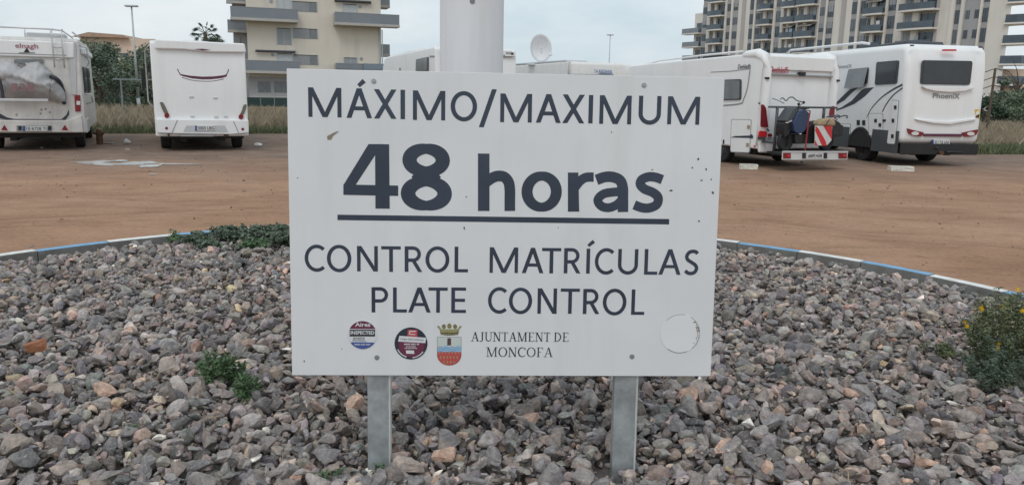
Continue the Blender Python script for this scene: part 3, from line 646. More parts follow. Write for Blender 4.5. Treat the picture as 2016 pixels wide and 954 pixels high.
for r_i, yl in enumerate((568, 622, 688)):
    for xl in np.arange(1394 + (0 if r_i == 1 else -22 if r_i == 0 else 46), 1650, 44):
        if (abs(xl - 1508) < (148, 135, 85)[r_i]):
            h_ = 26 if r_i else 12; mb_.add([s3(*e_(*p), .0012) for p in ((xl, yl-h_), (xl+13, yl), (xl, yl+h_), (xl-13, yl))], [(0, 1, 2, 3)])
sb(mb_, 'shield_lozenges', 'c_gold', fix=False)
mb_ = MB()
def cr(pts, o=.0009): mb_.add([s3(*e_(*p), o) for p in pts], [tuple(range(len(pts)))])
cr([(1392, 290), (1632, 290), (1626, 318), (1570, 332), (1508, 336), (1450, 332), (1398, 318)]); cr([(1380, 250), (1640, 250), (1632, 292), (1392, 292)], .0011)
for cx, cy, r in ((1437, 215, 28), (1510, 208, 31), (1586, 215, 28)): cr([(cx + r*math.cos(a)*.95, cy + r*math.sin(a)*1.15) for a in np.linspace(0, 6.28, 14)[:-1]], .0013)
cr([(1345, 212), (1372, 203), (1400, 245), (1385, 258)], .0013); cr([(1676, 212), (1650, 203), (1622, 245), (1637, 258)], .0013)
sb(mb_, 'crown', 'c_gold', fix=False)
I = Ink(); 
for cx, cy, r in ((1437, 215, 15), (1510, 208, 16), (1586, 215, 15)): I.ribbon([e_(cx + r*math.cos(a), cy + r*math.sin(a)*1.2) for a in np.linspace(0, 6.28, 16)[:-1]], 6*PXM/6.72, True)
I.ribbon([e_(1385, 292), e_(1440, 300), e_(1508, 303), e_(1580, 300), e_(1636, 292)], 6*PXM/6.72)
for xk in range(1400, 1630, 22): I.ribbon([e_(xk, 300), e_(xk, 330)], 5*PXM/6.72)
o = I.done('ink', 'crown_lines'); o.data.transform(Matrix.Translation(Vector(sn * .0012)))
# stickers (each a thin disc stuck on the board)
def disc_pts(cx, cy, r, a0=0, a1=360, n=48): return [(cx + r*math.cos(math.radians(a0+(a1-a0)*k/n)), cy + r*math.sin(math.radians(a0+(a1-a0)*k/n))) for k in range(n + (0 if a1-a0 == 360 else 1))]
def sticker(label, cx, cy, R_, m):
    c = np.array(e_(cx, cy)); o = .0006
    mb_ = MB(); mb_.prism([s3(*p, .0016) for p in disc_pts(*c, R_)], [s3(*p, .0004) for p in disc_pts(*c, R_)])
    P = s3(*c, 0); root = mb_.build('sticker', m, None, origin=tuple(P)); tag(root, label, 'sticker', 'round stickers on the sign board'); return root, c, P
def onst(root, P, polys, m, name, o):
    mb_ = MB()
    for pts in polys: mb_.add([s3(*p, o) - P for p in pts], [tuple(range(len(pts)))])
    return mb_.build(name, m, root, fix=False)
def sttext(root, P, s, cx, cy, wpx, hpx, m, o, bold=0.0, tilt=0.0):
    V, F = text_pts(s, bold); c = e_(cx, cy); k = PXM / 6.72; ct, st_ = math.cos(tilt), math.sin(tilt)
    mb_ = MB(); pts = [((a-.5)*wpx*k, (b_-.5)*hpx*k) for a, b_ in V]
    mb_.add([s3(c[0] + a*ct - b_*st_, c[1] + a*st_ + b_*ct, o) - P for a, b_ in pts], F); return mb_.build('print', m, root, fix=False)
def dashes(root, P, cx, cy, wpx, hpx, m, o):      # print too small to read
    polys = []; x = cx - wpx/2
    while x < cx + wpx/2:
        l = random.uniform(.5, 1.1) * hpx
        for k in range(random.randint(3, 6)):
            if x > cx + wpx/2: break
            polys.append([e_(x, cy - hpx/2), e_(x + l*.5, cy - hpx/2), e_(x + l*.5, cy + hpx/2), e_(x, cy + hpx/2)]); x += l * .75
        x += l * .5
    return onst(root, P, polys, m, 'print', o)
M['s_mar'] = mat('sticker_maroon', (.16, .03, .065), .4, vary=.15, vscale=40); M['s_blue'] = mat('sticker_blue', (.06, .1, .3), .4); M['s_white'] = mat('sticker_white', (.68, .7, .72), .4, vary=.08, vscale=30); M['s_navy'] = mat('sticker_navy', (.028, .04, .062), .35, vary=.25, vscale=40)
M['s_blank'] = mat('sticker_blank', (.76, .77, .78), .4, vary=.03, vscale=10)
kx = PXM / 6.72
r1, c1_, P1 = sticker('small round sticker in maroon, white and blue printed Aires INSPECTED', 362, 327, 198*kx, 's_white')
onst(r1, P1, [disc_pts(*c1_, 194*kx, 26, 154, 30)], 's_mar', 'top_band', .0019); onst(r1, P1, [disc_pts(*c1_, 194*kx, 212, 328, 30)], 's_blue', 'bottom_band', .0019)
sttext(r1, P1, 'Aires', 365, 188, 205, 58, 's_white', .0022, .02); onst(r1, P1, [[e_(192, 256), e_(528, 256), e_(528, 346), e_(192, 346)]], 'ink', 'black_band', .0019)
sttext(r1, P1, 'INSPECTED', 362, 296, 322, 50, 's_white', .0022, .03); dashes(r1, P1, 315, 364, 150, 14, 'ink', .0022); dashes(r1, P1, 313, 388, 160, 14, 'ink', .0022); dashes(r1, P1, 320, 413, 190, 11, 'txtblue', .0022); dashes(r1, P1, 362, 452, 210, 16, 's_white', .0022)
r2, c2_, P2 = sticker('dark navy round sticker with a slanted white banner across it', 1003, 438, 224*kx, 's_navy')
onst(r2, P2, [disc_pts(e_(1010, 452)[0], e_(1010, 452)[1], 178*kx, 160, 380, 30)], 's_mar', 'maroon_field', .0019)
onst(r2, P2, [[e_(960, 256), e_(1088, 258), e_(1084, 366), e_(955, 358)]], 'c_red', 'red_emblem', .002); onst(r2, P2, [[e_(985, 270), e_(1072, 272), e_(1060, 285), e_(985, 284)], [e_(978, 310), e_(1062, 316), e_(1060, 325), e_(978, 320)], [e_(978, 284), e_(990, 284), e_(988, 318), e_(976, 318)]], 's_white', 'emblem_lines', .0023)
onst(r2, P2, [[e_(850, 336), e_(1205, 362), e_(1192, 432), e_(832, 412)]], 's_white', 'banner', .0022); sttext(r2, P2, 'voyagez GRATUITEMENT', 1018, 388, 325, 30, 'ink', .0026, 0, -.07)
dashes(r2, P2, 1012, 447, 200, 20, 's_white', .0024); dashes(r2, P2, 1000, 478, 120, 13, 's_white', .0024); dashes(r2, P2, 1000, 500, 160, 13, 's_white', .0024)
onst(r2, P2, [[e_(935, 528), e_(1042, 530), e_(1048, 575), e_(940, 572)]], 's_white', 'van_mark', .0022)
I2 = MB()
for a0, a1 in ((205, 252), (276, 325)):
    A_ = disc_pts(*c2_, 206*kx, a0, a1, 16); B_ = disc_pts(*c2_, 192*kx, a0, a1, 16)
    for k in range(16): I2.add([s3(*q, .0019) - P2 for q in (A_[k], A_[k+1], B_[k+1], B_[k])], [(0, 1, 2, 3)])
I2.build('rim_print', 's_white', r2, fix=False)
# blank white disc with a thin rim and a scuffed edge
cb = np.array(s2(1339, 656)); RB = 41 * PXM; PB = s3(*cb, 0); mb_ = MB(); mb_.prism([s3(*p, .0014) for p in disc_pts(*cb, RB)], [s3(*p, .0004) for p in disc_pts(*cb, RB)])
r3 = tag(mb_.build('sticker', 's_blank', None, origin=tuple(PB)), 'blank white round sticker peeling at its right edge', 'sticker', 'round stickers on the sign board')
mb_ = MB(); A_ = disc_pts(*cb, RB*1.0, 0, 358, 60); B_ = disc_pts(*cb, RB*.975, 0, 358, 60)
for k in range(60):
    if k % 13 < 10 and not 25 < k < 36: mb_.add([s3(*q, .0017) - PB for q in (A_[k], A_[k+1], B_[k+1], B_[k])], [(0, 1, 2, 3)])
mb_.build('rim_line', 'txtgrey', r3, fix=False)
mb_ = MB()
for k in range(46):
    a = random.gauss(8, 17); rr_ = RB * random.uniform(.86, 1.0); q0 = cb + rr_ * np.array([math.cos(math.radians(a)), math.sin(math.radians(a))]); s_ = random.uniform(.0008, .0028)
    mb_.add([s3(q0[0] + s_*math.cos(b0), q0[1] + s_*1.3*math.sin(b0), .0018 + k*.00002) - PB for b0 in sorted(random.uniform(0, 6.28) for _ in range(6))], [tuple(range(6))])
mb_.build('peeled_edge', 'scuff_brown', r3, fix=False)
# nicks and dirt specks on the board
mb_ = MB(); nk = [(914, 448, 2, 5), (1403, 379, 3, 4), (1375, 313, 3, 3), (1390, 333, 2, 5), (1363, 330, 2, 3), (1381, 355, 4, 2), (1400, 353, 1.5, 3), (1321, 375, 5, 2), (1376, 435, 2.5, 3), (599, 710, 1.5, 4), (673, 686, 1.5, 1.5), (1204, 260, 1.5, 2), (586, 350, 2, 1.5), (1099, 448, 1.5, 1.5), (1284, 334, 3, 1.5), (918, 387, 1.5, 2.5)]
for (x, y, a, b_) in nk:
    an_ = random.uniform(0, 1.2); a *= .8; b_ *= .8; u, v = s2(x, y); pts = [(a*math.cos(q)*random.uniform(.6, 1.2), b_*math.sin(q)*random.uniform(.6, 1.2)) for q in np.linspace(0, 6.28, 8)[:-1]]
    mb_.add([s3(u + PXM*(p*math.cos(an_*.4) - q*math.sin(an_*.4)), v + PXM*(p*math.sin(an_*.4) + q*math.cos(an_*.4)), .001) for p, q in pts], [tuple(range(7))])
sb(mb_, 'nicks', 'scuff', fix=False)
mb_ = MB(); mb_.add([s3(*s2(*p), .0011) for p in ((644, 268), (652, 264), (664, 258), (656, 267), (652, 275), (645, 275))], [tuple(range(6))]); mb_.add([s3(*s2(*p), .0013) for p in ((655, 264), (666, 258), (667, 259), (656, 267))], [(0, 1, 2, 3)]); sb(mb_, 'scrape', 'scuff_brown', fix=False)
# white mast standing behind the sign
pc = aty(933, 60, 3.75); rb_ = 121 / 2 / FPX * 3.75 * .985; zb = float(zgrav(pc[0], 3.75))
mast = empty('white_mast', (pc[0] - .01, 3.75, zb - .1), 0, 'thick white painted steel mast rising behind the sign', 'mast')
mb_ = MB(); mb_.lathe([(rb_*1.03, 0), (rb_*1.02, 1.2), (rb_*.99, 4), (rb_*.9, 8)], (0, 0, 0), 'z', 48); mb_.build('shaft', 'polew', mast, smooth=True)
mb_ = MB(); mb_.lathe([(rb_*1.9, .05), (rb_*1.9, .14)], (0, 0, 0), 'z', 24); mb_.build('base_plate', 'polew', mast, bevel=.004)
mb_ = MB(); q = onplane(930, 3, np.array([pc[0], 3.75 - rb_, 0]), np.array([0, 1., 0])); mb_.lathe([(.012, 0), (.012, .004), (.008, .006)], (q[0] - pc[0] + .01, -rb_ - .004, q[2] - zb + .1), 'y', 12); mb_.build('fixing', 'txtgrey', mast)
# ------------------------------------------------------------------ motorhomes
def centre(px, R_):
    d = ray(px, 190)[:2]; d = d / np.linalg.norm(d); return d * R_
VZS = 1.057
class Van:
    def __init__(s, px, R_, th, w_, label, name='motorhome'):
        c = centre(px, R_); s.th = math.radians(th); s.c = np.array([c[0], c[1], LOT]); s.w = w_
        s.r = np.array([math.cos(s.th), -math.sin(s.th), 0]); s.f = np.array([math.sin(s.th), math.cos(s.th), 0])
        s.root = empty(name, tuple(s.c), -s.th, label, 'motorhome', 'motorhomes parked round the lot'); s.root.scale = (1, 1, VZS)
    def rear(s, x, y, off=0.0):         # pixel on the plane `off` metres behind the rear wall -> local (x, z)
        q = onplane(x, y, s.c - s.f * off, s.f) - s.c; return float(np.dot(q, s.r)), float(q[2]) / VZS
    def side(s, x, y, sg=-1, off=0.0):  # pixel on the left (-1) or right wall -> local (y, z)
        q = onplane(x, y, s.c + s.r * sg * (s.w / 2 + off), s.r) - s.c; return float(np.dot(q, s.f)), float(q[2]) / VZS
    def rpoly(s, pts, name, m, d=.012, parent=None, crop=None, off=0.0, rnd=0, loc=False, bevel=0):
        P = pts if loc else [s.rear(*(crop(*p) if crop else p), off) for p in pts]
        if rnd: P = rounded(P, rnd)
        mb = MB(); mb.prism([(x, -off - d, z) for x, z in P], [(x, -off + .004, z) for x, z in P])
        return mb.build(name, m, parent or s.root, bevel=bevel)
    def lpoly(s, pts, name, m, d=.012, parent=None, crop=None, sg=-1, rnd=0, loc=False):
        P = pts if loc else [s.side(*(crop(*p) if crop else p), sg) for p in pts]
        if rnd: P = rounded(P, rnd)
        X0 = sg * s.w / 2; mb = MB(); mb.prism([(X0 + sg * d, y, z) for y, z in P], [(X0 - sg * .004, y, z) for y, z in P])
        return mb.build(name, m, parent or s.root)
    def rrect(s, x0, x1, y0, y1, *a, **k): return s.rpoly([(x0, y1), (x1, y1), (x1, y0), (x0, y0)], *a, **k)
    def lrect(s, x0, x1, y0, y1, *a, **k): return s.lpoly([(x0, y1), (x1, y1), (x1, y0), (x0, y0)], *a, **k)
    def rline(s, pts, w_, name, m, crop=None, d=.01, off=0.0, smooth=True, parent=None):
        P = [np.array(s.rear(*(crop(*p) if crop else p), off)) for p in pts]
        if smooth and len(P) > 2: P = smooth_path(P, 5)
        return s._rib(P, w_, lambda a, q: (a, -off - q, 0), name, m, d, parent, 'r', 0)
    def lline(s, pts, w_, name, m, crop=None, d=.008, sg=-1, smooth=True, parent=None):
        P = [np.array(s.side(*(crop(*p) if crop else p), sg)) for p in pts]
        if smooth and len(P) > 2: P = smooth_path(P, 5)
        return s._rib(P, w_, None, name, m, d, parent, 'l', sg)
    def _rib(s, P, w_, fn, name, m, d, parent, kind, sg):
        P = np.array(P); tn = np.gradient(P, axis=0); tn /= np.linalg.norm(tn, axis=1)[:, None] + 1e-9; nm = np.stack([-tn[:, 1], tn[:, 0]], -1); w2 = np.broadcast_to(np.array(w_, float), (len(P),))[:, None] / 2
        A = list(P + nm * w2) + list((P - nm * w2)[::-1])
        mb = MB(); n = len(P)
        def p3(q, dd): return (q[0], -dd, q[1]) if kind == 'r' else (sg * (s.w / 2 + dd), q[0], q[1])
        L_ = P + nm * w2; R_ = P - nm * w2
        vs = [p3(q, d) for q in L_] + [p3(q, d) for q in R_] + [p3(q, -.004) for q in L_] + [p3(q, -.004) for q in R_]
        fs = []
        for i in range(n - 1): fs += [(i, i+1, n+i+1, n+i), (i, 2*n+i, 2*n+i+1, i+1), (n+i, n+i+1, 3*n+i+1, 3*n+i)]
        mb.add(vs, fs); return mb.build(name, m, parent or s.root)
    def rtext(s, txt, x0, x1, y0, y1, m, crop=None, off=0.0, d=.014, bold=0.0, shear=0.0, parent=None, name='brand_lettering'):
        a = s.rear(*(crop(x0, y1) if crop else (x0, y1)), off); b_ = s.rear(*(crop(x1, y0) if crop else (x1, y0)), off)
        V, F = text_pts(txt, bold, shear); mb = MB(); mb.add([(a[0] + u * (b_[0]-a[0]), -off - d, a[1] + v * (b_[1]-a[1])) for u, v in V], F); return mb.build(name, m, parent or s.root, fix=False)
    def ltext(s, txt, x0, x1, y0, y1, m, crop=None, d=.012, bold=0.0, shear=0.0):
        a = s.side(*(crop(x0, y1) if crop else (x0, y1))); b_ = s.side(*(crop(x1, y1) if crop else (x1, y1))); h = abs(s.side(*(crop(x0, y0) if crop else (x0, y0)))[1] - a[1])
        V, F = text_pts(txt, bold, shear); mb = MB(); mb.add([(-s.w/2 - d, a[0] + u * (b_[0]-a[0]), a[1] + v * h) for u, v in V], F); return mb.build('brand_lettering', m, s.root, fix=False)
    def body(s, prof, m, bevel=.1, seg=4, name='body'):
        mb = MB(); mb.prism([(-s.w/2, y, z) for y, z in prof], [(s.w/2, y, z) for y, z in prof]); return mb.build(name, m, s.root, bevel=bevel, seg=seg)
    def wheel(s, y, sg, r=.34, twin=False, wid=.22):
        mb = MB(); x0 = sg * (s.w/2 - .1 - wid); x1 = sg * (s.w/2 - .1)
        if x0 > x1: x0, x1 = x1, x0
        W_ = x1 - x0
        mb.lathe([(r*.62, 0), (r*.93, 0), (r, .03), (r, W_-.03), (r*.93, W_), (r*.62, W_)], (x0, y, r), 'x', 28); ty = empty('wheel', (0, 0, 0)); ty.parent = s.root
        mb.build('tyre', 'tyre', ty, smooth=False)
        mb = MB(); xo = x1 - .03 if sg > 0 else x0 + .03; mb.lathe([(r*.6, -.03), (r*.6, .012), (r*.5, .016), (r*.3, -.004 if sg > 0 else .03), (r*.15, .03)], (xo, y, r), 'x', 24); mb.build('rim', 'rim', ty)
    def under(s, y0, y1, z=.3, zt=.55):
        mb = MB(); mb.box(-s.w/2 + .12, s.w/2 - .12, y0, y1, z, zt); mb.box(-.55, -.4, y0, y1, z - .07, z); mb.box(.4, .55, y0, y1, z - .07, z); mb.box(-.9, .9, 1.45, 1.58, z - .04, z + .06); mb.build('chassis', 'under', s.root)
    def plate(s, x0, x1, y0, y1, txt, crop, off=0.0, d=.02):
        p = s.rrect(x0, x1, y0, y1, 'number_plate', 'plate', d=d, crop=crop, off=off)
        s.rrect(x0 + (x1-x0)*.0, x0 + (x1-x0)*.09, y0, y1, 'country_strip', 'eu', d=d + .003, crop=crop, off=off, parent=p)
        s.rtext(txt, x0 + (x1-x0)*.14, x1 - (x1-x0)*.05, y0 + (y1-y0)*.2, y1 - (y1-y0)*.18, 'ink', crop=crop, off=off, d=d + .004, bold=.006, parent=p, name='plate_characters'); return p
def rounded(P, r, n=4):
    out = []; N_ = len(P)
    for i in range(N_):
        a, b_, c = np.array(P[i-1]), np.array(P[i]), np.array(P[(i+1) % N_]); da, dc = a-b_, c-b_; la, lc = np.linalg.norm(da), np.linalg.norm(dc); q = min(r, la/2.1, lc/2.1)
        p0, p2 = b_ + da/la*q, b_ + dc/lc*q
        for k in range(n+1): t_ = k/n; out.append(tuple((1-t_)**2*p0 + 2*t_*(1-t_)*b_ + t_*t_*p2))
    return out
def crop(x0, y0, k): return lambda x, y: (x0 + x / k, y0 + y / k)
def window(v, pts, m, cr, left=True, d=.03, rnd=.06):
    f = (v.lpoly if left else v.rpoly)(pts, 'window', 'wframe', d=d, crop=cr, rnd=rnd)
    P = [(v.side if left else v.rear)(*cr(*p)) for p in pts]; c = np.mean(P, 0); Q = [tuple(c + (np.array(p) - c) * (1 - .05 / np.linalg.norm(np.array(p) - c))) for p in P]
    (v.lpoly if left else v.rpoly)(Q, 'pane', m, d=d + .006, rnd=rnd*.7, loc=True, parent=f); return f
def profile(Lh, zb, zt, ztf=None, cab=True):
    ztf = ztf or zt
    p = [(0, zb), (-.01, .95), (.0, zt - .45), (.05, zt - .05), (.12, zt), (Lh*.7, ztf + .02), (Lh*.86, ztf - .02), (Lh*.9, ztf - .25)]
    if cab: p += [(Lh*.93, 1.75), (Lh*.985, 1.2), (Lh, .9), (Lh*1.0, .42), (Lh*.86, .4)]
    else: p += [(Lh*.97, 1.6), (Lh, .8), (Lh, zb)]
    p += [(Lh*.84, zb), (Lh*.5, zb)]; return p
def roof_rails(v, pts_l, r=.022, name='roof_rail'):
    mb = MB(); mb.tube(pts_l, r, 8); return mb.build(name, 'van', v.root, smooth=True)

# --- A: far left, loaded rear with a grey tarpaulin
A = Van(60, 22.9, -26, 2.3, 'white motorhome at the far left with a grey covered load on its rear wall')
ca = crop(0, 50, 3.975)
A.body(profile(6.6, .42, 2.64), 'van_dirty', .09); A.under(.2, 6.2); 
for sg in (-1, 1): A.wheel(1.2, sg); A.wheel(5.2, sg)
A.rpoly([(-60, 835), (-60, 740), (520, 740), (640, 700), (655, 838)], 'bumper', 'van_dirty', d=.1, crop=ca, bevel=.03)
A.rrect(-1.13, 1.1, 0, 1, 'cap', 'van', d=.07, loc=False, crop=None) if False else A.rpoly([(-1.1, 2.18), (1.02, 2.18), (1.06, 2.55), (-1.1, 2.55)], 'upper_cap', 'van', d=.06, loc=True, bevel=.05)
A.rpoly([(540, 125), (592, 130), (600, 545), (560, 545), (545, 300), (532, 200)], 'corner_column', 'van_grey', d=.03, crop=ca, bevel=.01)
A.rpoly([(-60, 640), (0, 690), (55, 720), (110, 732), (480, 735), (520, 700), (541, 655), (541, 700), (515, 738), (480, 742), (60, 740), (-60, 715)], 'rear_graphic', 'swoosh', d=.012, crop=ca)
A.rline([(-40, 742), (200, 741), (500, 741)], .018, 'red_line', 'redmar', ca, d=.018, smooth=False)
A.rtext('elnagh', 122, 296, 146, 188, 'txtred2', ca, off=.06, bold=.006)
A.rpoly([(190, 212), (212, 178), (236, 212)], 'reversing_camera', 'black', d=.09, crop=ca); A.rrect(150, 275, 211, 218, 'trim_bar', 'seam', d=.075, crop=ca)
A.rline([(-20, 218), (520, 236)], .02, 'seam', 'seam', ca, d=.065, smooth=False)
A.rrect(110, 342, 266, 300, 'rear_window', 'glassg', d=.03, crop=ca, rnd=.04)
tl = A.rpoly([(583, 545), (628, 545), (634, 672), (590, 674)], 'tail_light', 'red', d=.05, crop=ca, bevel=.012); A.rrect(600, 628, 592, 622, 'lens', 'lens', d=.058, crop=ca, parent=tl)
for px in (35, 508): A.rpoly([(px-26, 818), (px, 778), (px+27, 822)], 'reflector', 'red', d=.012, crop=ca, off=.1)
A.rrect(130, 405, 783, 832, 'plate_holder', 'seam', d=.012, crop=ca, off=.1); A.plate(182, 372, 788, 826, '10 6728 TI', ca, off=.11)
for px in (156, 390): A.rrect(px-12, px+12, 788, 818, 'plate_lamp', 'black', d=.02, crop=ca, off=.11)
for q in ((325, 660), (357, 655), (318, 690), (390, 680), (130, 700)): A.rpoly([(q[0]-8, q[1]-8), (q[0]+8, q[1]-8), (q[0]+8, q[1]+8), (q[0]-8, q[1]+8)], 'fitting', 'seam', d=.015, crop=ca)
# ladder
lad = empty('ladder'); lad.parent = A.root
rl = [A.rear(*ca(x, y), .14) for x, y in ((405, 85), (418, 225), (425, 330), (482, 85), (494, 225), (500, 330))]
for k in (0, 3):
    mb = MB(); mb.tube([(rl[k][0], .25, 2.85), (rl[k][0], -.06, 2.82), (rl[k][0], -.14, 2.6), (rl[k][0], -.14, 1.95)], .018, 8); mb.build('rail', 'alu', lad, smooth=True)
for z in (2.68, 2.42, 2.15): mb = MB(); mb.tube([(rl[0][0], -.13, z), (rl[3][0], -.13, z)], .014, 8); mb.build('rung', 'alu', lad, smooth=True)
# roof rails
mb = MB(); mb.tube([(-1.05, .15, 2.84), (.55, .15, 2.84), (.8, .2, 2.82), (1.02, .35, 2.66)], .02); mb.tube([(1.02, .3, 2.8), (1.04, 3.4, 2.8)], .018); mb.tube([(-1.02, .3, 2.8), (-1.02, 3.4, 2.8)], .018)
for q in ((-.6, .15), (0, .15), (.55, .15)): mb.tube([(q[0], q[1], 2.6), (q[0], q[1], 2.84)], .015)
mb.build('roof_rail', 'alu', A.root, smooth=True)
mb = MB(); mb.box(.0, .85, .35, 1.2, 2.62, 2.76); mb.build('roof_box', 'van_grey', A.root, bevel=.03)
# right flank: awning, windows, fender hoops
for (y0, y1, z0, z1) in ((.7, 1.7, 1.35, 2.0), (2.6, 3.6, 1.35, 2.0)):
    f = A.lpoly([(y0, z0), (y1, z0), (y1, z1), (y0, z1)], 'window', 'wframe', d=.04, sg=1, loc=True, rnd=.06); A.lpoly([(y0+.06, z0+.06), (y1-.06, z0+.06), (y1-.06, z1-.06), (y0+.06, z1-.06)], 'pane', 'glass', d=.048, sg=1, loc=True, parent=f)
mb = MB(); mb.box(1.15, 1.27, .6, 4.4, 2.3, 2.44); mb.build('awning_case', 'van', A.root, bevel=.03)
mb = MB(); mb.tube([(1.16, .35, 2.5), (1.3, .4, 2.45), (1.33, .5, 2.1), (1.2, .55, 1.9)], .022); mb.build('hose_hoop', 'alu', A.root, smooth=True); mb = MB(); mb.tube([(1.16, .4, 1.35), (1.32, .4, 1.33), (1.34, .5, 1.15), (1.18, .55, 1.1)], .022); mb.build('hose_hoop', 'alu', A.root, smooth=True)
mb = MB(); mb.box(1.12, 1.19, .05, 1.2, .42, .75); mb.build('skirt', 'van_grey', A.root, bevel=.02)
# tarpaulin over the bicycles: a thing of its own, strapped to the rear wall
TO = [(-70, 560), (-70, 300), (0, 288), (60, 278), (110, 298), (160, 328), (212, 292), (288, 280), (350, 322), (414, 386), (392, 404), (440, 412), (478, 450), (505, 530), (514, 612), (440, 605), (385, 590), (250, 575), (100, 582)]
TP = np.array([A.rear(*ca(*p), .35) for p in TO])
def inside(p, P):
    c = False; n = len(P)
    for i in range(n):
        (x1, y1), (x2, y2) = P[i], P[(i+1) % n]
        if (y1 > p[1]) != (y2 > p[1]) and p[0] < (x2-x1)*(p[1]-y1)/(y2-y1)+x1: c = not c
    return c
bm_ = bmesh.new(); vv = [bm_.verts.new((x, 0, z)) for x, z in TP]; fc = bm_.faces.new(vv)
bmesh.ops.triangulate(bm_, faces=bm_.faces[:]); 
for _ in range(4): bmesh.ops.subdivide_edges(bm_, edges=[e for e in bm_.edges if e.calc_length() > .08], cuts=1, use_grid_fill=True)
bmesh.ops.triangulate(bm_, faces=bm_.faces[:])
def edged(p):
    d = 9
    for i in range(len(TP)):
        a_, b_ = TP[i], TP[(i+1) % len(TP)]; ab = b_-a_; t_ = np.clip(np.dot(p-a_, ab)/np.dot(ab, ab), 0, 1); d = min(d, np.linalg.norm(p-a_-ab*t_))
    return d
for v_ in bm_.verts:
    p = np.array([v_.co.x, v_.co.z]); d = edged(p); bul = min(1, d / .3) ** .6
    fold = .10*mnoise.noise((p[0]*3.1, p[1]*1.6, 3)) + .06*abs(mnoise.noise((p[0]*5+p[1]*4, p[1]*3-p[0]*2, 9))) + .03*mnoise.noise((p[0]*11, p[1]*9, 1)) + (.07 if p[1] > 1.62 - .1*math.sin(p[0]*5) else 0)
    v_.co.y = -.08 - .36*bul - fold*(.4+bul)
geo = bmesh.ops.extrude_face_region(bm_, geom=bm_.faces[:]); 
for v_ in [g_ for g_ in geo['geom'] if isinstance(g_, bmesh.types.BMVert)]: v_.co.y = -.03
bmesh.ops.recalc_face_normals(bm_, faces=bm_.faces[:])
me = bpy.data.meshes.new('bicycle_cover'); bm_.to_mesh(me); bm_.free(); me.materials.append(M['tarp']); me.shade_smooth()
cov = bpy.data.objects.new('bicycle_cover', me); C.objects.link(cov); cov.location = tuple(A.c); cov.rotation_euler = (0, 0, -A.th); cov.scale = (1, 1, VZS)
tag(cov, 'crumpled grey tarpaulin with a dark edge strapped on the back of a motorhome', 'tarpaulin')
A2 = A.root; A.root = cov
def tarp_y(x, z): 
    d = edged(np.array([x, z])); return .1 + .36*min(1, d/.3)**.6
P = smooth_path([np.array(A.rear(*ca(*p), .35)) for p in ((398, 402), (440, 412), (475, 450), (498, 530), (504, 612))], 5)
mb = MB(); mb.tube([(p[0] - .02, -.2 - .12*math.sin(i*.3), p[1]) for i, p in enumerate(P)], .045, 8); mb.build('dark_edge', 'tarpd', cov, smooth=True)
mb = MB(); P = smooth_path([np.array(A.rear(*ca(*p), .35)) for p in ((-40, 420), (0, 430), (20, 500), (30, 575))], 4); mb.tube([(p[0], -.5, p[1]) for p in P], .04, 8); mb.build('dark_edge', 'tarpd', cov, smooth=True)
for i_, ch in enumerate('131'): A.rtext(ch, 96 + i_*62, 136 + i_*62, 455, 515, 'tarpred', ca, off=.56, d=.02, bold=.03, name='printed_figure')
A.root = A2
mb = MB(); q0, q1 = A.rear(*ca(-40, 585), .5), A.rear(*ca(380, 585), .5); mb.box(q0[0], q1[0], -.62, -.55, q1[1]-.03, q1[1]+.03); mb.tube([(q1[0]-.1, 0, q1[1]), (q1[0]-.1, -.56, q1[1])], .02); mb.build('rack_bar', 'alu', A.root, bevel=.008)

# --- B: clean white rear with a maroon crescent
B = Van(396, 22.0, -24, 2.28, 'clean white motorhome with a thin maroon crescent on its blank rear wall')
cb_ = crop(280, 60, 3.975)
B.body(profile(6.9, .36, 2.64), 'van', .09, 5); B.under(.15, 6.4)
for sg in (-1, 1): B.wheel(1.15, sg, wid=.26); B.wheel(5.4, sg)
B.rpoly([(96, 70), (800, 104), (812, 176), (520, 172), (330, 152), (98, 146)], 'upper_cap', 'van', d=.07, crop=cb_, bevel=.05)
B.rpoly([(410, 147), (470, 145), (530, 152), (470, 158)], 'brake_light', 'redmar', d=.085, crop=cb_)
P = [(288, 332), (300, 342), (380, 355), (470, 362), (560, 360), (640, 350), (658, 344), (668, 330), (660, 362), (620, 374), (540, 383), (470, 384), (390, 376), (320, 360), (296, 350)]
B.rpoly(P, 'crescent_graphic', 'redmar', crop=cb_, d=.006); B.rline([(310, 368), (390, 390), (475, 398), (560, 396), (640, 380)], .014, 'thin_line', 'redmar', cb_, d=.006)
B.rline([(276, 302), (284, 322), (298, 344)], .02, 'graphic_tail', 'redmar', cb_, d=.007); B.rline([(676, 305), (668, 328), (656, 350)], .02, 'graphic_tail', 'redmar', cb_, d=.007)
for q in ((385, 520), (572, 527), (393, 672), (580, 676), (655, 672)): B.rrect(q[0]-16, q[0]+16, q[1]-5, q[1]+6, 'latch', 'van_grey', d=.03, crop=cb_, bevel=.004)
for pts, c_ in (([(135, 560), (162, 560), (184, 600), (208, 655), (180, 660), (160, 625)], (193, 664)), ([(793, 580), (818, 577), (812, 612), (792, 662), (762, 664), (780, 625)], (772, 675))):
    tl = B.rpoly(pts, 'tail_light', 'olive', d=.03, crop=cb_, rnd=.04); B.rpoly([(c_[0] + 19*math.cos(a), c_[1] + 20*math.sin(a)) for a in np.linspace(0, 6.28, 15)[:-1]], 'lamp', 'red', d=.05, crop=cb_, parent=tl)
bmp = B.rpoly([(105, 690), (830, 700), (832, 800), (690, 812), (270, 806), (120, 800)], 'bumper', 'van', d=.12, crop=cb_, bevel=.025)
B.rline([(275, 700), (232, 800)], .02, 'bumper_seam', 'seam', cb_, d=.126, smooth=False); B.rline([(712, 710), (752, 800)], .02, 'bumper_seam', 'seam', cb_, d=.126, smooth=False)
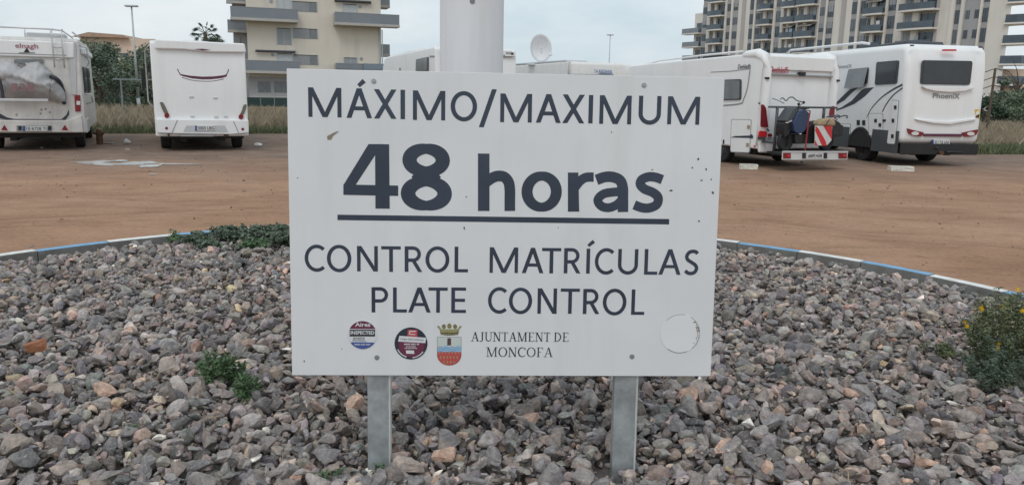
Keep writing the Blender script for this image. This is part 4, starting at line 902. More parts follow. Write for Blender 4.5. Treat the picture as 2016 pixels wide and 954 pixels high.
B.rpoly([(320, 792), (345, 742), (645, 742), (672, 796)], 'plate_recess', 'van_grey', d=.124, crop=cb_)
for q in ((190, 763), (783, 770)): B.rpoly([(q[0] + 11*math.cos(a), q[1] + 11*math.sin(a)) for a in np.linspace(0, 6.28, 13)[:-1]], 'reflector', 'red', d=.13, crop=cb_)
B.plate(414, 570, 744, 783, '3003 LBG', cb_, off=.12)
B.rrect(300, 560, 808, 828, 'tow_bar', 'van_grey', d=.05, crop=cb_)
for q in (200, 640, 660): B.rrect(q, q+14, 806, 832, 'bracket', 'rust', d=.04, crop=cb_)
mb = MB(); mb.tube([(-1.16, 5.6, 2.1), (-1.42, 5.55, 2.2), (-1.44, 5.5, 1.75)], .03); mb.box(-1.52, -1.36, 5.45, 5.6, 1.5, 2.05); mb.build('wing_mirror', 'black', B.root, bevel=.02)
mb = MB(); mb.tube([(-1.15, .3, 2.55), (-1.27, .35, 2.4), (-1.27, .4, 1.2), (-1.17, .4, 1.05)], .016); mb.build('side_rail', 'alu', B.root, smooth=True)
mb = MB(); mb.box(-.35, .35, 2.0, 2.7, 2.66, 2.76); mb.build('roof_hatch', 'van_grey', B.root, bevel=.03)

# --- C: behind the mast, only its upper part clears the sign
Cv = Van(938, 21.2, -22, 2.3, 'white motorhome with one side window behind the white mast'); cc_ = crop(720, 0, 3.476)
Cv.body(profile(7.0, .45, 2.66, 2.58), 'van', .12, 5); Cv.under(.2, 6.4)
for sg in (-1, 1): Cv.wheel(1.7, sg); Cv.wheel(5.5, sg)
window(Cv, [(348, 488), (432, 486), (432, 390), (350, 408)], 'glassg', cc_, rnd=.05)
Cv.lrect(438, 472, 382, 392, 'model_mark', 'txtgrey', crop=cc_); Cv.lpoly([(232, 482), (236, 462), (240, 482)], 'side_marker', 'ink', crop=cc_)
roof_rails(Cv, [(-1.05, .25, 2.67), (-1.06, 3, 2.65), (-1.06, 5.2, 2.6), (-1.03, 5.9, 2.42)]); roof_rails(Cv, [(1.02, .25, 2.67), (1.03, 3, 2.65), (1.03, 5.2, 2.6)])
Cv.rline([(560, 392), (1000, 390)], .02, 'seam', 'seam', cc_, d=.012, smooth=False)
ch = Cv.rrect(950, 1022, 352, 388, 'marker_lamp_housing', 'van', d=.05, crop=cc_, bevel=.015); Cv.rrect(990, 1006, 362, 376, 'marker_lamp', 'ink', d=.06, crop=cc_, parent=ch)
Cv.rpoly([(-1.0, 2.5), (1.0, 2.5), (1.02, 2.64), (-1.02, 2.64)], 'upper_cap', 'van', d=.05, loc=True, bevel=.04)
window(Cv, [(700, 640), (900, 640), (900, 520), (700, 520)], 'glass', cc_, left=False)
Cv.plate(780, 860, 930, 952, '', cc_) if False else None
for x in (-.95, .95): Cv.rpoly([(x-.08, .75), (x+.08, .75), (x+.08, 1.2), (x-.08, 1.2)], 'tail_light', 'red', loc=True, d=.04)

# --- D: lower van with the dish
D = Van(1184, 24.2, -22, 2.28, 'low white camper with small blue lettering, satellite dish behind its roof'); cd_ = crop(1000, 60, 6.72)
D.body(profile(6.4, .42, 2.47, 2.42), 'van_warm', .13, 6); D.under(.2, 5.8)
for sg in (-1, 1): D.wheel(1.6, sg); D.wheel(5.0, sg)
D.rtext('TA WEINSBERG', 1130, 1368, 528, 562, 'txtblue', cd_, d=.02, bold=.02) if False else D.rtext('TA REEDIHNE', 1130, 1368, 526, 560, 'txtblue', cd_, d=.05, bold=.02)
D.rrect(1205, 1380, 566, 572, 'underline', 'txtblue', d=.05, crop=cd_)
mb = MB(); mb.tube([(-1.13, .02, 2.0), (-1.13, .0, 2.3), (-1.1, .06, 2.44), (-1.1, .25, 2.49), (-1.1, 5.2, 2.47)], .035); mb.build('edge_trim', 'van_grey', D.root, smooth=True)
D.rline([(800, 583), (1400, 592)], .03, 'seam', 'seam', cd_, d=.02, smooth=False)
mb = MB(); mb.box(-.95, -.2, .6, 1.3, 2.45, 2.53); mb.box(.1, .8, 1.4, 2.1, 2.45, 2.53); mb.build('roof_hatch', 'van_grey', D.root, bevel=.03)
mb = MB(); mb.box(-.7, .7, 3.6, 4.6, 2.46, 2.5); mb.build('solar_panel', 'glass', D.root)
window(D, [(900, 760), (1500, 760), (1500, 640), (900, 640)], 'glass', cd_, left=False)
for x in (-.98, .98): D.rpoly([(x-.08, .75), (x+.08, .75), (x+.08, 1.3), (x-.08, 1.3)], 'tail_light', 'red', loc=True, d=.04)
# dish, on the roof of the same van: stands up on a short mast
dp = aty(1065, 95, D.c[1] + 2.2); dr = 20.5 / FPX * dp[1]
dish = empty('satellite_dish', (dp[0], dp[1], dp[2]), math.radians(-8), 'oval white satellite dish on a short stalk above a camper roof', 'satellite dish')
mb = MB(); rings = []
for i in range(7):
    r = i / 6
    for k in range(32): a = k*2*math.pi/32; mb.v.append((dr*r*math.cos(a) - .02*math.sin(a)*r, .13*(1-r*r) - .28*dr*r*math.sin(a), dr*1.28*r*math.sin(a)))
for i in range(6):
    for k in range(32): q = (i*32+k, i*32+(k+1) % 32, (i+1)*32+(k+1) % 32, (i+1)*32+k); mb.f.append(q); mb.m.append(0)
rf = mb.build('reflector', 'polew', dish, smooth=True); k_ = rf.modifiers.new('thick', 'SOLIDIFY'); k_.thickness = .02
mb = MB(); mb.tube([(0, .14, -.1), (.02, .2, -.35), (.03, .1, -dr*1.28-.12)], .035); mb.build('stalk', 'van_grey', dish, smooth=True)
mb = MB(); mb.tube([(.02, .1, -dr*1.2), (.15, -.1, -dr*1.1), (dr*.95, -.25, -dr*.62)], .018); mb.lathe([(.05, 0), (.055, .1)], (dr*.98, -.3, -dr*.6), 'y', 12); mb.build('feed_arm', 'polew', dish, smooth=True)
mb = MB(); zr = 2.44 - dp[2]; mb.box(-.45, .45, -.3, .4, zr, min(-dr*1.28-.1, zr + .25)); mb.build('mount', 'polew', dish, bevel=.02)

# --- E: motorhome with the scooter carrier
E = Van(1572, 20.3, -23, 2.26, 'white motorhome with red tail lamps carrying a scooter on a rear rack'); ce = crop(1400, 90, 3.975)
E.body(profile(7.0, .42, 2.56, 2.42), 'van', .1, 5); E.under(.2, 6.4)
for sg in (-1, 1): E.wheel(1.5, sg); E.wheel(5.5, sg)
E.rpoly([(-1.0, 2.18), (1.0, 2.18), (1.02, 2.5), (-1.02, 2.5)], 'upper_cap', 'van', d=.06, loc=True, bevel=.05)
for sg in (-1, 1):
    mb = MB(); x = sg * 1.05; mb.tube([(x, .02, .5), (x, -.03, 1.0), (x, -.02, 2.2), (x, .05, 2.46), (x, .3, 2.54), (x, .7, 2.53), (x, 1.0, 2.44)], [.1, .12, .11, .12, .12, .1, .05], 14); mb.build('corner_pillar', 'van', E.root, smooth=True)
E.rtext('Dethleffs', 452, 608, 168, 212, 'txtred', ce, off=.06, bold=.008, shear=.25)
E.rline([(436, 222), (935, 243)], .035, 'trim_strip', 'seam', ce, d=.075, smooth=False); E.rpoly([(665, 234), (680, 208), (712, 210), (705, 238)], 'reversing_camera', 'black', d=.14, crop=ce)
for q in ((410, 255), (958, 274)): E.rrect(q[0]-9, q[0]+9, q[1]-8, q[1]+8, 'marker_lamp', 'black', d=.17, crop=ce)
for sh in (0, 1):
    if sh == 0:
        P1_ = [(390, 458), (408, 462), (424, 490), (432, 560), (442, 640), (386, 636)]; P2_ = [(374, 664), (430, 672), (430, 706), (414, 730), (366, 730), (368, 690)]
    else: P1_ = [(926, 505), (945, 470), (962, 474), (958, 560), (922, 556)]; P2_ = [(925, 570), (958, 575), (955, 620), (925, 615)]
    tl = E.rpoly(P1_, 'tail_light', 'red', d=.03, off=.13, crop=ce, rnd=.03); E.rpoly(P2_, 'lower_lamp', 'redbr', d=.035, off=.13, crop=ce, parent=tl, rnd=.03)
E.rline([(395, 448), (425, 470), (436, 540), (452, 630), (478, 668)], .03, 'lamp_surround', 'swoosh', ce, d=.02, off=.13)
E.rrect(364, 415, 712, 735, 'lower_lens', 'skirt', d=.045, off=.13, crop=ce)
E.rpoly([(455 + 13*math.cos(a), 700 + 14*math.sin(a)) for a in np.linspace(0, 6.28, 13)[:-1]], 'fog_lamp', 'red', d=.05, off=.1, crop=ce)
window(E, [(70, 428), (238, 424), (240, 262), (70, 268)], 'glassg', ce)
E.lline([(60, 470), (225, 455), (255, 420), (285, 330), (306, 185)], .03, 'panel_line', 'swoosh2', ce); E.lline([(0, 207), (150, 200), (306, 180)], .018, 'panel_line', 'seam', ce, smooth=False)
E.ltext('Dethleffs', 210, 311, 148, 182, 'ink', ce, bold=.008, shear=.2)
h_ = E.lpoly([(150, 833), (304, 840), (318, 576), (158, 574)], 'locker_door', 'seam', d=.006, crop=ce, rnd=.06); E.lpoly([(155, 828), (300, 834), (313, 582), (163, 580)], 'locker_panel', 'van', d=.011, crop=ce, rnd=.06, parent=h_)
for q in ((298, 636), (290, 775)): E.lrect(q[0]-10, q[0]+10, q[1]-14, q[1]+14, 'latch', 'bag', d=.025, crop=ce, parent=h_)
E.lpoly([(152, 718), (190, 707), (310, 702), (318, 692), (330, 708), (326, 726), (300, 722)], 'side_graphic', 'swoosh', d=.016, crop=ce)
E.lpoly([(335, 778), (352, 784), (350, 794), (335, 790)], 'side_marker', 'redbr', crop=ce); E.lrect(94, 104, 735, 768, 'socket', 'ink', crop=ce)
roof_rails(E, [(-1.05, .9, 2.62), (-1.06, 2.5, 2.58), (-1.06, 4.5, 2.5), (-1.03, 6.0, 2.34)]); roof_rails(E, [(1.03, .9, 2.62), (1.03, 4.5, 2.5)])
mb = MB(); mb.box(-.4, .4, 2.6, 3.4, 2.52, 2.62); mb.build('roof_hatch', 'black', E.root, bevel=.03)
E.rrect(360, 480, 745, 835, 'bumper', 'van', d=.1, crop=ce, bevel=.04); E.rpoly([(-1.1, .42), (1.1, .42), (1.1, .72), (-1.1, .72)], 'rear_skirt', 'van_grey', d=.06, loc=True, bevel=.03)
# carrier rack (fixed to E)
OFF = .95
rk = empty('rear_rack'); rk.parent = E.root
bm1 = E.rpoly([(553, 892), (1058, 890), (1062, 828), (556, 826)], 'light_bar', 'plate', d=.03, crop=ce, off=OFF, parent=rk)
tp = E.rpoly([(556, 834), (1062, 836), (1062, 824), (556, 822)], 'edge_strip', 'alu', d=.045, crop=ce, off=OFF, parent=rk)
for x0, x1 in ((556, 612), (988, 1050)):
    E.rrect(x0, x1, 838, 880, 'rack_lamp', 'red', d=.05, crop=ce, off=OFF, parent=rk)
    E.rrect((x0+x1)/2, x1 - 8, 850, 866, 'rack_lamp_lens', 'redbr', d=.056, crop=ce, off=OFF, parent=rk)
pl = E.rrect(735, 868, 838, 882, 'number_plate', 'plate', d=.045, crop=ce, off=OFF, parent=rk); pl_t = E.rtext('6009 HGR', 748, 860, 846, 874, 'ink', ce, off=OFF, d=.05, bold=.02, parent=rk, name='plate_characters')
for x0 in (705, 872): E.rrect(x0, x0+24, 838, 880, 'plate_lamp', 'black', d=.05, crop=ce, off=OFF, parent=rk)
xa, z0 = E.rear(*ce(556, 830), OFF); xb_, _ = E.rear(*ce(1062, 830), OFF)
mb = MB(); mb.box(xa, xb_, -OFF + .01, -OFF + .5, z0 - .06, z0 - .02); mb.box(xa + .5, xa + .58, -OFF, .3, z0 - .14, z0 - .06); mb.box(xb_ - .58, xb_ - .5, -OFF, .3, z0 - .14, z0 - .06); mb.build('platform', 'under', rk)
ph = E.rear(*ce(520, 480), .5); ph2 = E.rear(*ce(505, 800), .5); pr = E.rear(*ce(885, 490), .5)
mb = MB(); mb.tube([(ph[0], -.5, z0 - .1), (ph[0], -.5, ph[1])], .035); mb.tube([(pr[0], -.5, ph[1]-.35), (pr[0], -.5, ph[1])], .035); e0, e1 = E.rear(*ce(450, 485), .5), E.rear(*ce(985, 490), .5); mb.tube([(e0[0], -.5, ph[1]), (e1[0], -.5, ph[1])], .022); mb.tube([(ph[0], -.5, .6), (ph[0], .05, .6)], .03); mb.build('hoop', 'skirt', rk, smooth=True)
# scooter standing crosswise on the rack, nose to the left
so_ = .68
scg = E.rear(*ce(740, 826), so_); sc = empty('scooter', tuple(E.c + E.r * scg[0] - E.f * so_ + np.array([0, 0, 0])), -E.th, 'dark blue scooter strapped crosswise on the rack behind a motorhome', 'scooter'); sc.scale = (1, 1, VZS)
def sl(x, y): a_, z_2 = E.rear(*ce(x, y), so_); return a_ - scg[0], z_2
def spoly(pts, name, m, hw, parent=None, rnd=.04, bevel=.02, dy=0):
    P = rounded([sl(*p) for p in pts], rnd); mb = MB(); mb.prism([(x, -hw + dy, z) for x, z in P], [(x, hw + dy, z) for x, z in P]); return mb.build(name, m, parent or sc, bevel=bevel)
def swheel(x, name):
    q = sl(x, 780); r = .22; zc_ = z0 + r - .01; w_e = empty(name); w_e.parent = sc
    mb = MB(); mb.lathe([(r*.6, -.05), (r*.9, -.06), (r, -.03), (r, .03), (r*.9, .06), (r*.6, .05)], (q[0], 0, zc_), 'y', 26); mb.build('tyre', 'tyre', w_e)
    mb = MB(); mb.lathe([(r*.6, -.04), (r*.15, -.05), (r*.15, .05), (r*.6, .04)], (q[0], 0, zc_), 'y', 20); mb.build('rim', 'rim', w_e); return q[0], zc_
wf = swheel(575, 'wheel'); wr = swheel(890, 'wheel')
spoly([(545, 585), (600, 500), (640, 468), (655, 500), (620, 560), (560, 600)], 'nose_fairing', 'skirt', .16)
spoly([(592, 600), (628, 520), (680, 492), (722, 530), (708, 600), (684, 665), (640, 690), (598, 668)], 'leg_shield', 'scblue', .22)
spoly([(540, 600), (605, 580), (606, 640), (580, 690), (545, 720), (538, 660)], 'front_fairing', 'black', .13)
spoly([(575, 640), (612, 640), (600, 720), (585, 790), (560, 800), (570, 720)], 'fork', 'black', .05)
spoly([(620, 690), (700, 690), (760, 700), (830, 690), (830, 760), (620, 765)], 'floorboard', 'black', .17)
spoly([(715, 640), (745, 610), (800, 592), (830, 600), (960, 590), (995, 640), (990, 700), (900, 720), (720, 710)], 'rear_body', 'black', .17)
spoly([(735, 612), (760, 596), (880, 580), (900, 600), (890, 625), (740, 640)], 'seat', 'under', .14, bevel=.03)
for (x, y, a) in ((625, 455, -1), (786, 446, 1)):
    q = sl(x, y); qb = sl(690 if a > 0 else 650, 500); mb = MB(); mb.tube([(qb[0], a*.12, qb[1]), (q[0], a*.25, q[1])], .008); mb.build('mirror_stem', 'black', sc)
    mb = MB(); mb.lathe([(.01, -.02), (.03, -.012), (.036, .0), (.028, .02), (.01, .025)], (q[0], a*.25, q[1]), 'y', 16); mb.build('mirror', 'black', sc, smooth=True)
q = sl(690, 495); mb = MB(); mb.tube([(q[0]-.04, -.34, q[1]+.03), (q[0], -.15, q[1]), (q[0], .15, q[1]), (q[0]-.04, .34, q[1]+.03)], .018); mb.build('handlebar', 'black', sc, smooth=True)
P = smooth_path([np.array(sl(*p)) for p in ((455, 412), (500, 428), (548, 452))], 4); mb = MB(); mb.tube([(p[0], -.1, p[1]) for p in P], .008); P = smooth_path([np.array(sl(*p)) for p in ((570, 420), (590, 410), (615, 432), (640, 408), (670, 405), (700, 430), (760, 445))], 4); mb.tube([(p[0], .12, p[1]) for p in P], .012); mb.build('windscreen_edge', 'skirt', sc, smooth=True)
q = sl(648, 668); mb = MB(); mb.box(q[0]-.03, q[0]+.03, -.215, -.2, q[1]-.06, q[1]+.04); mb.build('indicator', 'lens', sc)
P = [sl(*p) for p in ((545, 600), (605, 575), (606, 585), (560, 605))]; mb = MB(); mb.prism([(x, -.145, z) for x, z in P], [(x, -.135, z) for x, z in P]); mb.build('headlamp', 'lens', sc)
P = [sl(*p) for p in ((940, 560), (985, 553), (1025, 545), (1040, 550), (1038, 568))]; mb = MB(); mb.tube([(x, -.1, z) for x, z in P], .016); mb.tube([(x, .14, z) for x, z in P], .016); mb.build('grab_rail', 'skirt', sc, smooth=True)
# straps
stp = empty('tie_strap', tuple(E.c - E.f * .9), -E.th, 'red tie-down strap pulled over the scooter', 'strap'); stp.scale = (1, 1, VZS)
P = [E.rear(*ce(*p), .9) for p in ((775, 510), (760, 600), (735, 820))]; mb = MB(); 
for a_, b_ in zip(P[:-1], P[1:]): mb.prism([(a_[0]-.02, -.004, a_[1]), (a_[0]+.02, -.004, a_[1]), (b_[0]+.02, -.004, b_[1]), (b_[0]-.02, -.004, b_[1])], [(a_[0]-.02, .0, a_[1]), (a_[0]+.02, .0, a_[1]), (b_[0]+.02, .0, b_[1]), (b_[0]-.02, .0, b_[1])])
mb.build('webbing', 'strap', stp)
mb = MB(); q = P[0]; mb.tube([(q[0], 0, q[1]), (q[0], .3, q[1] + .02)], .01); mb.build('hook', 'black', stp)
# red-and-white warning panel and the bag on it
wp = Van.rpoly; Eo = E.root
pn = empty('warning_panel', tuple(E.c - E.f * 1.0), -E.th, 'square board with red and white diagonal stripes hanging behind the scooter', 'warning panel'); pn.scale = (1, 1, VZS)
qa = [E.rear(*ce(*p), 1.0) for p in ((814, 625), (948, 630), (942, 740), (905, 782), (812, 780))]
mb = MB(); mb.prism([(x, 0, z) for x, z in qa], [(x, .015, z) for x, z in qa]); mb.build('board', 'plate', pn)
for pts in ([(818, 628), (840, 648), (895, 745), (906, 782), (868, 782), (815, 668)], [(878, 627), (945, 629), (944, 735), (915, 690)], [(813, 740), (835, 781), (812, 780)]):
    qa = [E.rear(*ce(*p), 1.0) for p in pts]; mb = MB(); mb.prism([(x, -.004, z) for x, z in qa], [(x, .001, z) for x, z in qa]); mb.build('red_stripe', 'redbr', pn)
bgc = E.rear(*ce(885, 600), .92); bag = empty('luggage_bag', tuple(E.c + E.r * bgc[0] - E.f * .9 + np.array([0, 0, bgc[1] * VZS])), -E.th, 'tan cloth bundle tied above the striped warning panel', 'bag')
P = [(E.rear(*ce(*p), .92)[0] - bgc[0], E.rear(*ce(*p), .92)[1] - bgc[1]) for p in ((816, 628), (828, 590), (870, 570), (920, 566), (952, 585), (955, 630))]
mb = MB(); mb.prism([(x, -.12, z) for x, z in P], [(x, .12, z) for x, z in P]); ob = mb.build('bundle', 'bag', bag, bevel=.05, seg=4)
mb = MB(); mb.tube([(P[0][0]+.2, -.13, P[0][1]), (P[2][0]+.12, -.125, P[2][1])], .008); mb.build('cord', 'black', bag)
q = E.rear(*ce(975, 640), .85); lb = empty('top_case', tuple(E.c + E.r * q[0] - E.f * .72 + np.array([0, 0, q[1] * VZS - .2])), -E.th, 'black bag hanging off the right end of the scooter rack', 'bag')
mb = MB(); mb.prism([(-.09, -.14, 0), (.1, -.14, .0), (.13, -.12, .25), (.05, -.12, .38), (-.1, -.12, .34)], [(-.09, .14, 0), (.1, .14, .0), (.13, .12, .25), (.05, .12, .38), (-.1, .12, .34)]); mb.build('case', 'black', lb, bevel=.04, seg=3)
mb = MB(); mb.tube([(-.06, -.1, .34), (-.03, -.1, .42), (.05, -.1, .38)], .012); mb.build('handle', 'black', lb)

# --- F: big liner at the right
Fv = Van(1861, 22.8, -10, 2.3, 'tall white liner motorhome with dark side graphics and a wide rear window'); cf = crop(1640, 70, 3.534)
ZB = Fv.rear(1850, 283.5)[1]; Fv.body([(0, ZB), (-.02, 1.0), (.02, 2.3), (.1, 2.75), (.2, 2.9), (5.6, 2.86), (6.6, 2.75), (7.1, 2.3), (7.35, 1.2), (7.35, ZB), (4, ZB)], 'van', .16, 6)
Fv.under(.25, 7.0, .32, .7); YW = Fv.side(1692, 290)[0]
for sg in (-1, 1): Fv.wheel(YW, sg, .37, wid=.28); Fv.wheel(6.2, sg, .37)
window(Fv, [(604, 338), (948, 345), (967, 178), (617, 172)], 'glass', cf, left=False, rnd=.07)
window(Fv, [(296, 345), (447, 335), (463, 173), (308, 186)], 'glass', cf); fw_ = window(Fv, [(108, 345), (242, 335), (252, 222), (118, 236)], 'glass', cf)
fp = [Fv.side(*cf(*p)) for p in ((118, 236), (252, 222), (250, 330), (95, 330))]
mb = MB(); X0 = -Fv.w/2; (ya, za), (yb_, zb_), (yc, zc_), (yd, zd) = fp
mb.prism([(X0-.05, ya, za), (X0-.05, yb_, zb_), (X0-.13, yb_, zb_-.5), (X0-.13, ya, za-.5)], [(X0-.04, ya, za), (X0-.04, yb_, zb_), (X0-.115, yb_, zb_-.5), (X0-.115, ya, za-.5)]); mb.build('open_flap', 'glassg', fw_)
lip = Fv.rpoly([(608, 352), (962, 356), (968, 368), (900, 388), (800, 396), (700, 388), (630, 372)], 'window_ledge', 'van', d=.09, crop=cf, bevel=.02)
Fv.rpoly([(560, 578), (700, 592), (800, 596), (980, 572), (982, 588), (800, 618), (690, 612), (575, 590)], 'moulded_ridge', 'van', d=.08, crop=cf, bevel=.02)
Fv.rtext('PhoeniX', 690, 882, 405, 436, 'txtgrey', cf, d=.02, bold=.01)
Fv.rrect(758, 850, 97, 109, 'brake_light', 'redbr', d=.05, crop=cf, rnd=.03)
for q in ((548, 70), (1024, 82)): Fv.rrect(q[0]-12, q[0]+12, q[1]-5, q[1]+5, 'marker_lamp', 'black', d=.02, crop=cf)
Fv.rpoly([(622, 682), (890, 684), (886, 704), (624, 700)], 'reflector_strip', 'redmar', d=.05, crop=cf)
for pts, lp in (([(508, 645), (560, 660), (622, 672), (604, 702), (560, 698), (518, 680)], (560, 680)), ([(890, 675), (950, 662), (1000, 652), (988, 688), (950, 702), (905, 704)], (946, 682))):
    tl = Fv.rpoly(pts, 'tail_light', 'red', d=.06, crop=cf, rnd=.02); Fv.rpoly([(lp[0] + 26*math.cos(a), lp[1] + 13*math.sin(a)) for a in np.linspace(0, 6.28, 15)[:-1]], 'lens', 'lens', d=.07, crop=cf, parent=tl)
Fv.plate(686, 808, 725, 766, 'EU TA 604', cf)
ys_ = Fv.rrect(984, 1020, 514, 578, 'warning_sticker', 'yellow', d=.012, crop=cf); Fv.rpoly([(990, 535), (1014, 520), (1016, 545), (994, 555)], 'sticker_print', 'van', d=.016, crop=cf, parent=ys_); Fv.rpoly([(988, 560), (1014, 545), (1014, 572), (990, 574)], 'sticker_print', 'rust', d=.016, crop=cf, parent=ys_)
Fv.rpoly([(-1.12, ZB - .26), (1.12, ZB - .26), (1.13, ZB + .01), (-1.13, ZB + .01)], 'rear_skirt', 'black', d=.03, loc=True, bevel=.03)
Fv.rpoly([(740 + 14*math.cos(a), 815 + 14*math.sin(a)) for a in np.linspace(0, 6.28, 13)[:-1]], 'tow_eye', 'rust', d=.1, crop=cf); mb = MB(); mb.tube([(-.1, -.1, .45), (-.1, .3, .42)], .03); mb.tube([(.1, -.15, .36), (.55, -.15, .36)], .03); mb.build('exhaust', 'black', Fv.root, smooth=True)
sk = Fv.lpoly([(.05, .3), (YW - .52, .3), (YW - .52, .84), (.05, .84)], 'grey_skirt', 'skirt', d=.02, loc=True); Fv.lpoly([(YW + .52, .3), (7.3, .3), (7.3, .84), (YW + .52, .84)], 'grey_skirt', 'skirt', d=.02, loc=True)
arc = [(YW + .5*math.cos(a), .37 + .5*math.sin(a)) for a in np.linspace(0, math.pi, 18)]; arc2 = [(YW + .44*math.cos(a), .37 + .44*math.sin(a)) for a in np.linspace(math.pi, 0, 18)]
mb = MB(); 
for k in range(17): mb.prism([(X0-.035, *arc[k]), (X0-.035, *arc[k+1]), (X0-.035, *arc2[16-k]), (X0-.035, *arc2[17-k])], [(X0+.02, *arc[k]), (X0+.02, *arc[k+1]), (X0+.02, *arc2[16-k]), (X0+.02, *arc2[17-k])])
mb.build('wheel_arch', 'black', Fv.root)
Fv.lpoly(arc2, 'arch_well', 'under', d=.026, loc=True)
def locker(x0, x1, y0, y1, dots):
    f = Fv.lrect(x0, x1, y0, y1, 'locker_door', 'seam', d=.006, crop=cf, rnd=.05); Fv.lrect(x0+4, x1-4, y0+4, y1-4, 'locker_panel', 'van', d=.011, crop=cf, rnd=.05, parent=f)
    for q in dots: Fv.lrect(q[0]-8, q[0]+8, q[1]-12, q[1]+12, 'latch', 'black', d=.024, crop=cf, parent=f)
locker(248, 350, 540, 698, [(300, 592), (330, 622)]); locker(20, 125, 612, 690, [(64, 636)])
f = Fv.lpoly([(376, 755), (438, 760), (462, 450), (412, 446), (400, 560)], 'locker_door', 'seam', d=.008, crop=cf, rnd=.05); Fv.lpoly([(380, 750), (435, 755), (457, 455), (416, 451), (404, 560)], 'locker_panel', 'van', d=.024, crop=cf, rnd=.05, parent=f)
for q in ((440, 500), (424, 592), (420, 700)): Fv.lrect(q[0]-8, q[0]+8, q[1]-13, q[1]+13, 'latch', 'black', d=.036, crop=cf, parent=f)
for q in ((178, 605), (216, 606), (358, 591)): Fv.lrect(q[0]-9, q[0]+9, q[1]-(17 if q[0] < 300 else 8), q[1]+(17 if q[0] < 300 else 8), 'socket', 'black', d=.02, crop=cf)
Fv.lpoly([(-30, 500), (30, 460), (90, 400), (120, 375), (176, 362), (130, 400), (80, 450), (20, 485), (-30, 512)], 'side_graphic', 'swoosh', crop=cf, d=.008); Fv.lpoly([(-30, 530), (60, 500), (130, 455), (200, 380), (225, 368), (285, 360), (220, 425), (150, 475), (70, 508), (-30, 540)], 'side_graphic', 'swoosh', crop=cf, d=.008)
Fv.lline([(235, 570), (270, 505), (340, 430), (420, 375), (484, 342)], np.concatenate([np.linspace(.012, .05, 21)]), 'side_graphic', 'swoosh', cf); Fv.lline([(345, 530), (370, 480), (420, 415), (484, 365)], .03, 'side_graphic', 'swoosh', cf)
Fv.ltext('PhoeniX', 18, 130, 205, 230, 'txtgrey', cf)
roof_rails(Fv, [(-1.0, 1.9, 2.98), (-1.02, 2.2, 3.02), (-1.02, 6.0, 3.0), (-1.0, 6.4, 2.85)], .035); mb = MB(); mb.tube([(1.0, 1.9, 2.98), (1.02, 6.0, 3.0)], .035); mb.build('roof_rail', 'van', Fv.root, smooth=True)
mb = MB(); mb.prism([(-.8, .6, 2.88), (-.8, 1.9, 2.88), (-.8, 1.8, 2.96), (-.8, .7, 3.0)], [(.3, .6, 2.88), (.3, 1.9, 2.88), (.3, 1.8, 2.96), (.3, .7, 3.0)]); mb.build('skylight', 'glass', Fv.root, bevel=.02)
# ------------------------------------------------------------------ things on the lot
for (x, y, wpx, lab) in ((1475, 333, 34, 'short whitewashed concrete block on the dirt behind the scooter rack'), (1776, 337, 46, 'long whitewashed concrete block on the dirt behind the tall liner')):
    p = gp(x, y, LOT); l_ = wpx / FPX * p[1] * .98
    bm_ = bmesh.new(); bmesh.ops.create_cube(bm_, size=1)
    bmesh.ops.subdivide_edges(bm_, edges=bm_.edges[:], cuts=5, use_grid_fill=True)
    for v_ in bm_.verts:
        s_ = 1 - .18 * (v_.co.z + .5); nn = mnoise.noise_vector(v_.co * 3.3 + Vector((x, 0, 0))) * .014
        v_.co = Vector((v_.co.x * l_ + nn.x, v_.co.y * .22 * s_ + nn.y, (v_.co.z + .5) * .125 + nn.z * .4))
    me = bpy.data.meshes.new('concrete_block'); bm_.to_mesh(me); bm_.free(); me.materials.append(M['blockw']); o = bpy.data.objects.new('concrete_block', me); C.objects.link(o); o.location = (p[0], p[1] + .08, LOT - .012); o.rotation_euler = (0, 0, random.uniform(-.12, .02))
    tag(o, lab, 'block', 'whitewashed concrete blocks')
p = gp(197, 284, LOT); bo = empty('rusty_bollard', (p[0], p[1], LOT), 0, 'short rusty brown standpipe beside the left motorhome', 'bollard')
mb = MB(); mb.lathe([(.09, 0), (.085, .25), (.1, .27), (.1, .33), (.06, .38), (.02, .42)], (0, 0, 0), 'z', 14); mb.build('body', 'rust', bo)
mb = MB(); mb.tube([(-.16, -.02, .31), (.14, -.02, .31)], .035); mb.build('spout', 'rust', bo); mb = MB(); mb.lathe([(.07, 0), (.07, .04)], (0, 0, .415), 'z', 12); mb.build('cap', 'bag', bo)
def crumple(name, x, y, sz, lab, cat, m='litter', zs=1.0):
    p = gp(x, y, LOT); V = stone_shape(V2, 7) * sz; V[:, 2] *= zs; o = npmesh(name, V, F2, m); o.location = (p[0], p[1], LOT - V[:, 2].min() - .004); tag(o, lab, cat); return o
crumple('litter_bag', 217, 283, .17, 'flat white plastic litter beside the rusty standpipe', 'litter', zs=.35); crumple('white_lump', 250, 283, .1, 'upright white lump on the ground between the left motorhomes', 'lump', zs=1.5)
crumple('white_lump', 251, 294, .06, 'small white lump nearest the puddle', 'lump', zs=.5); crumple('litter_bag', 506, 288, .11, 'crumpled white plastic litter right of the crescent motorhome', 'litter')

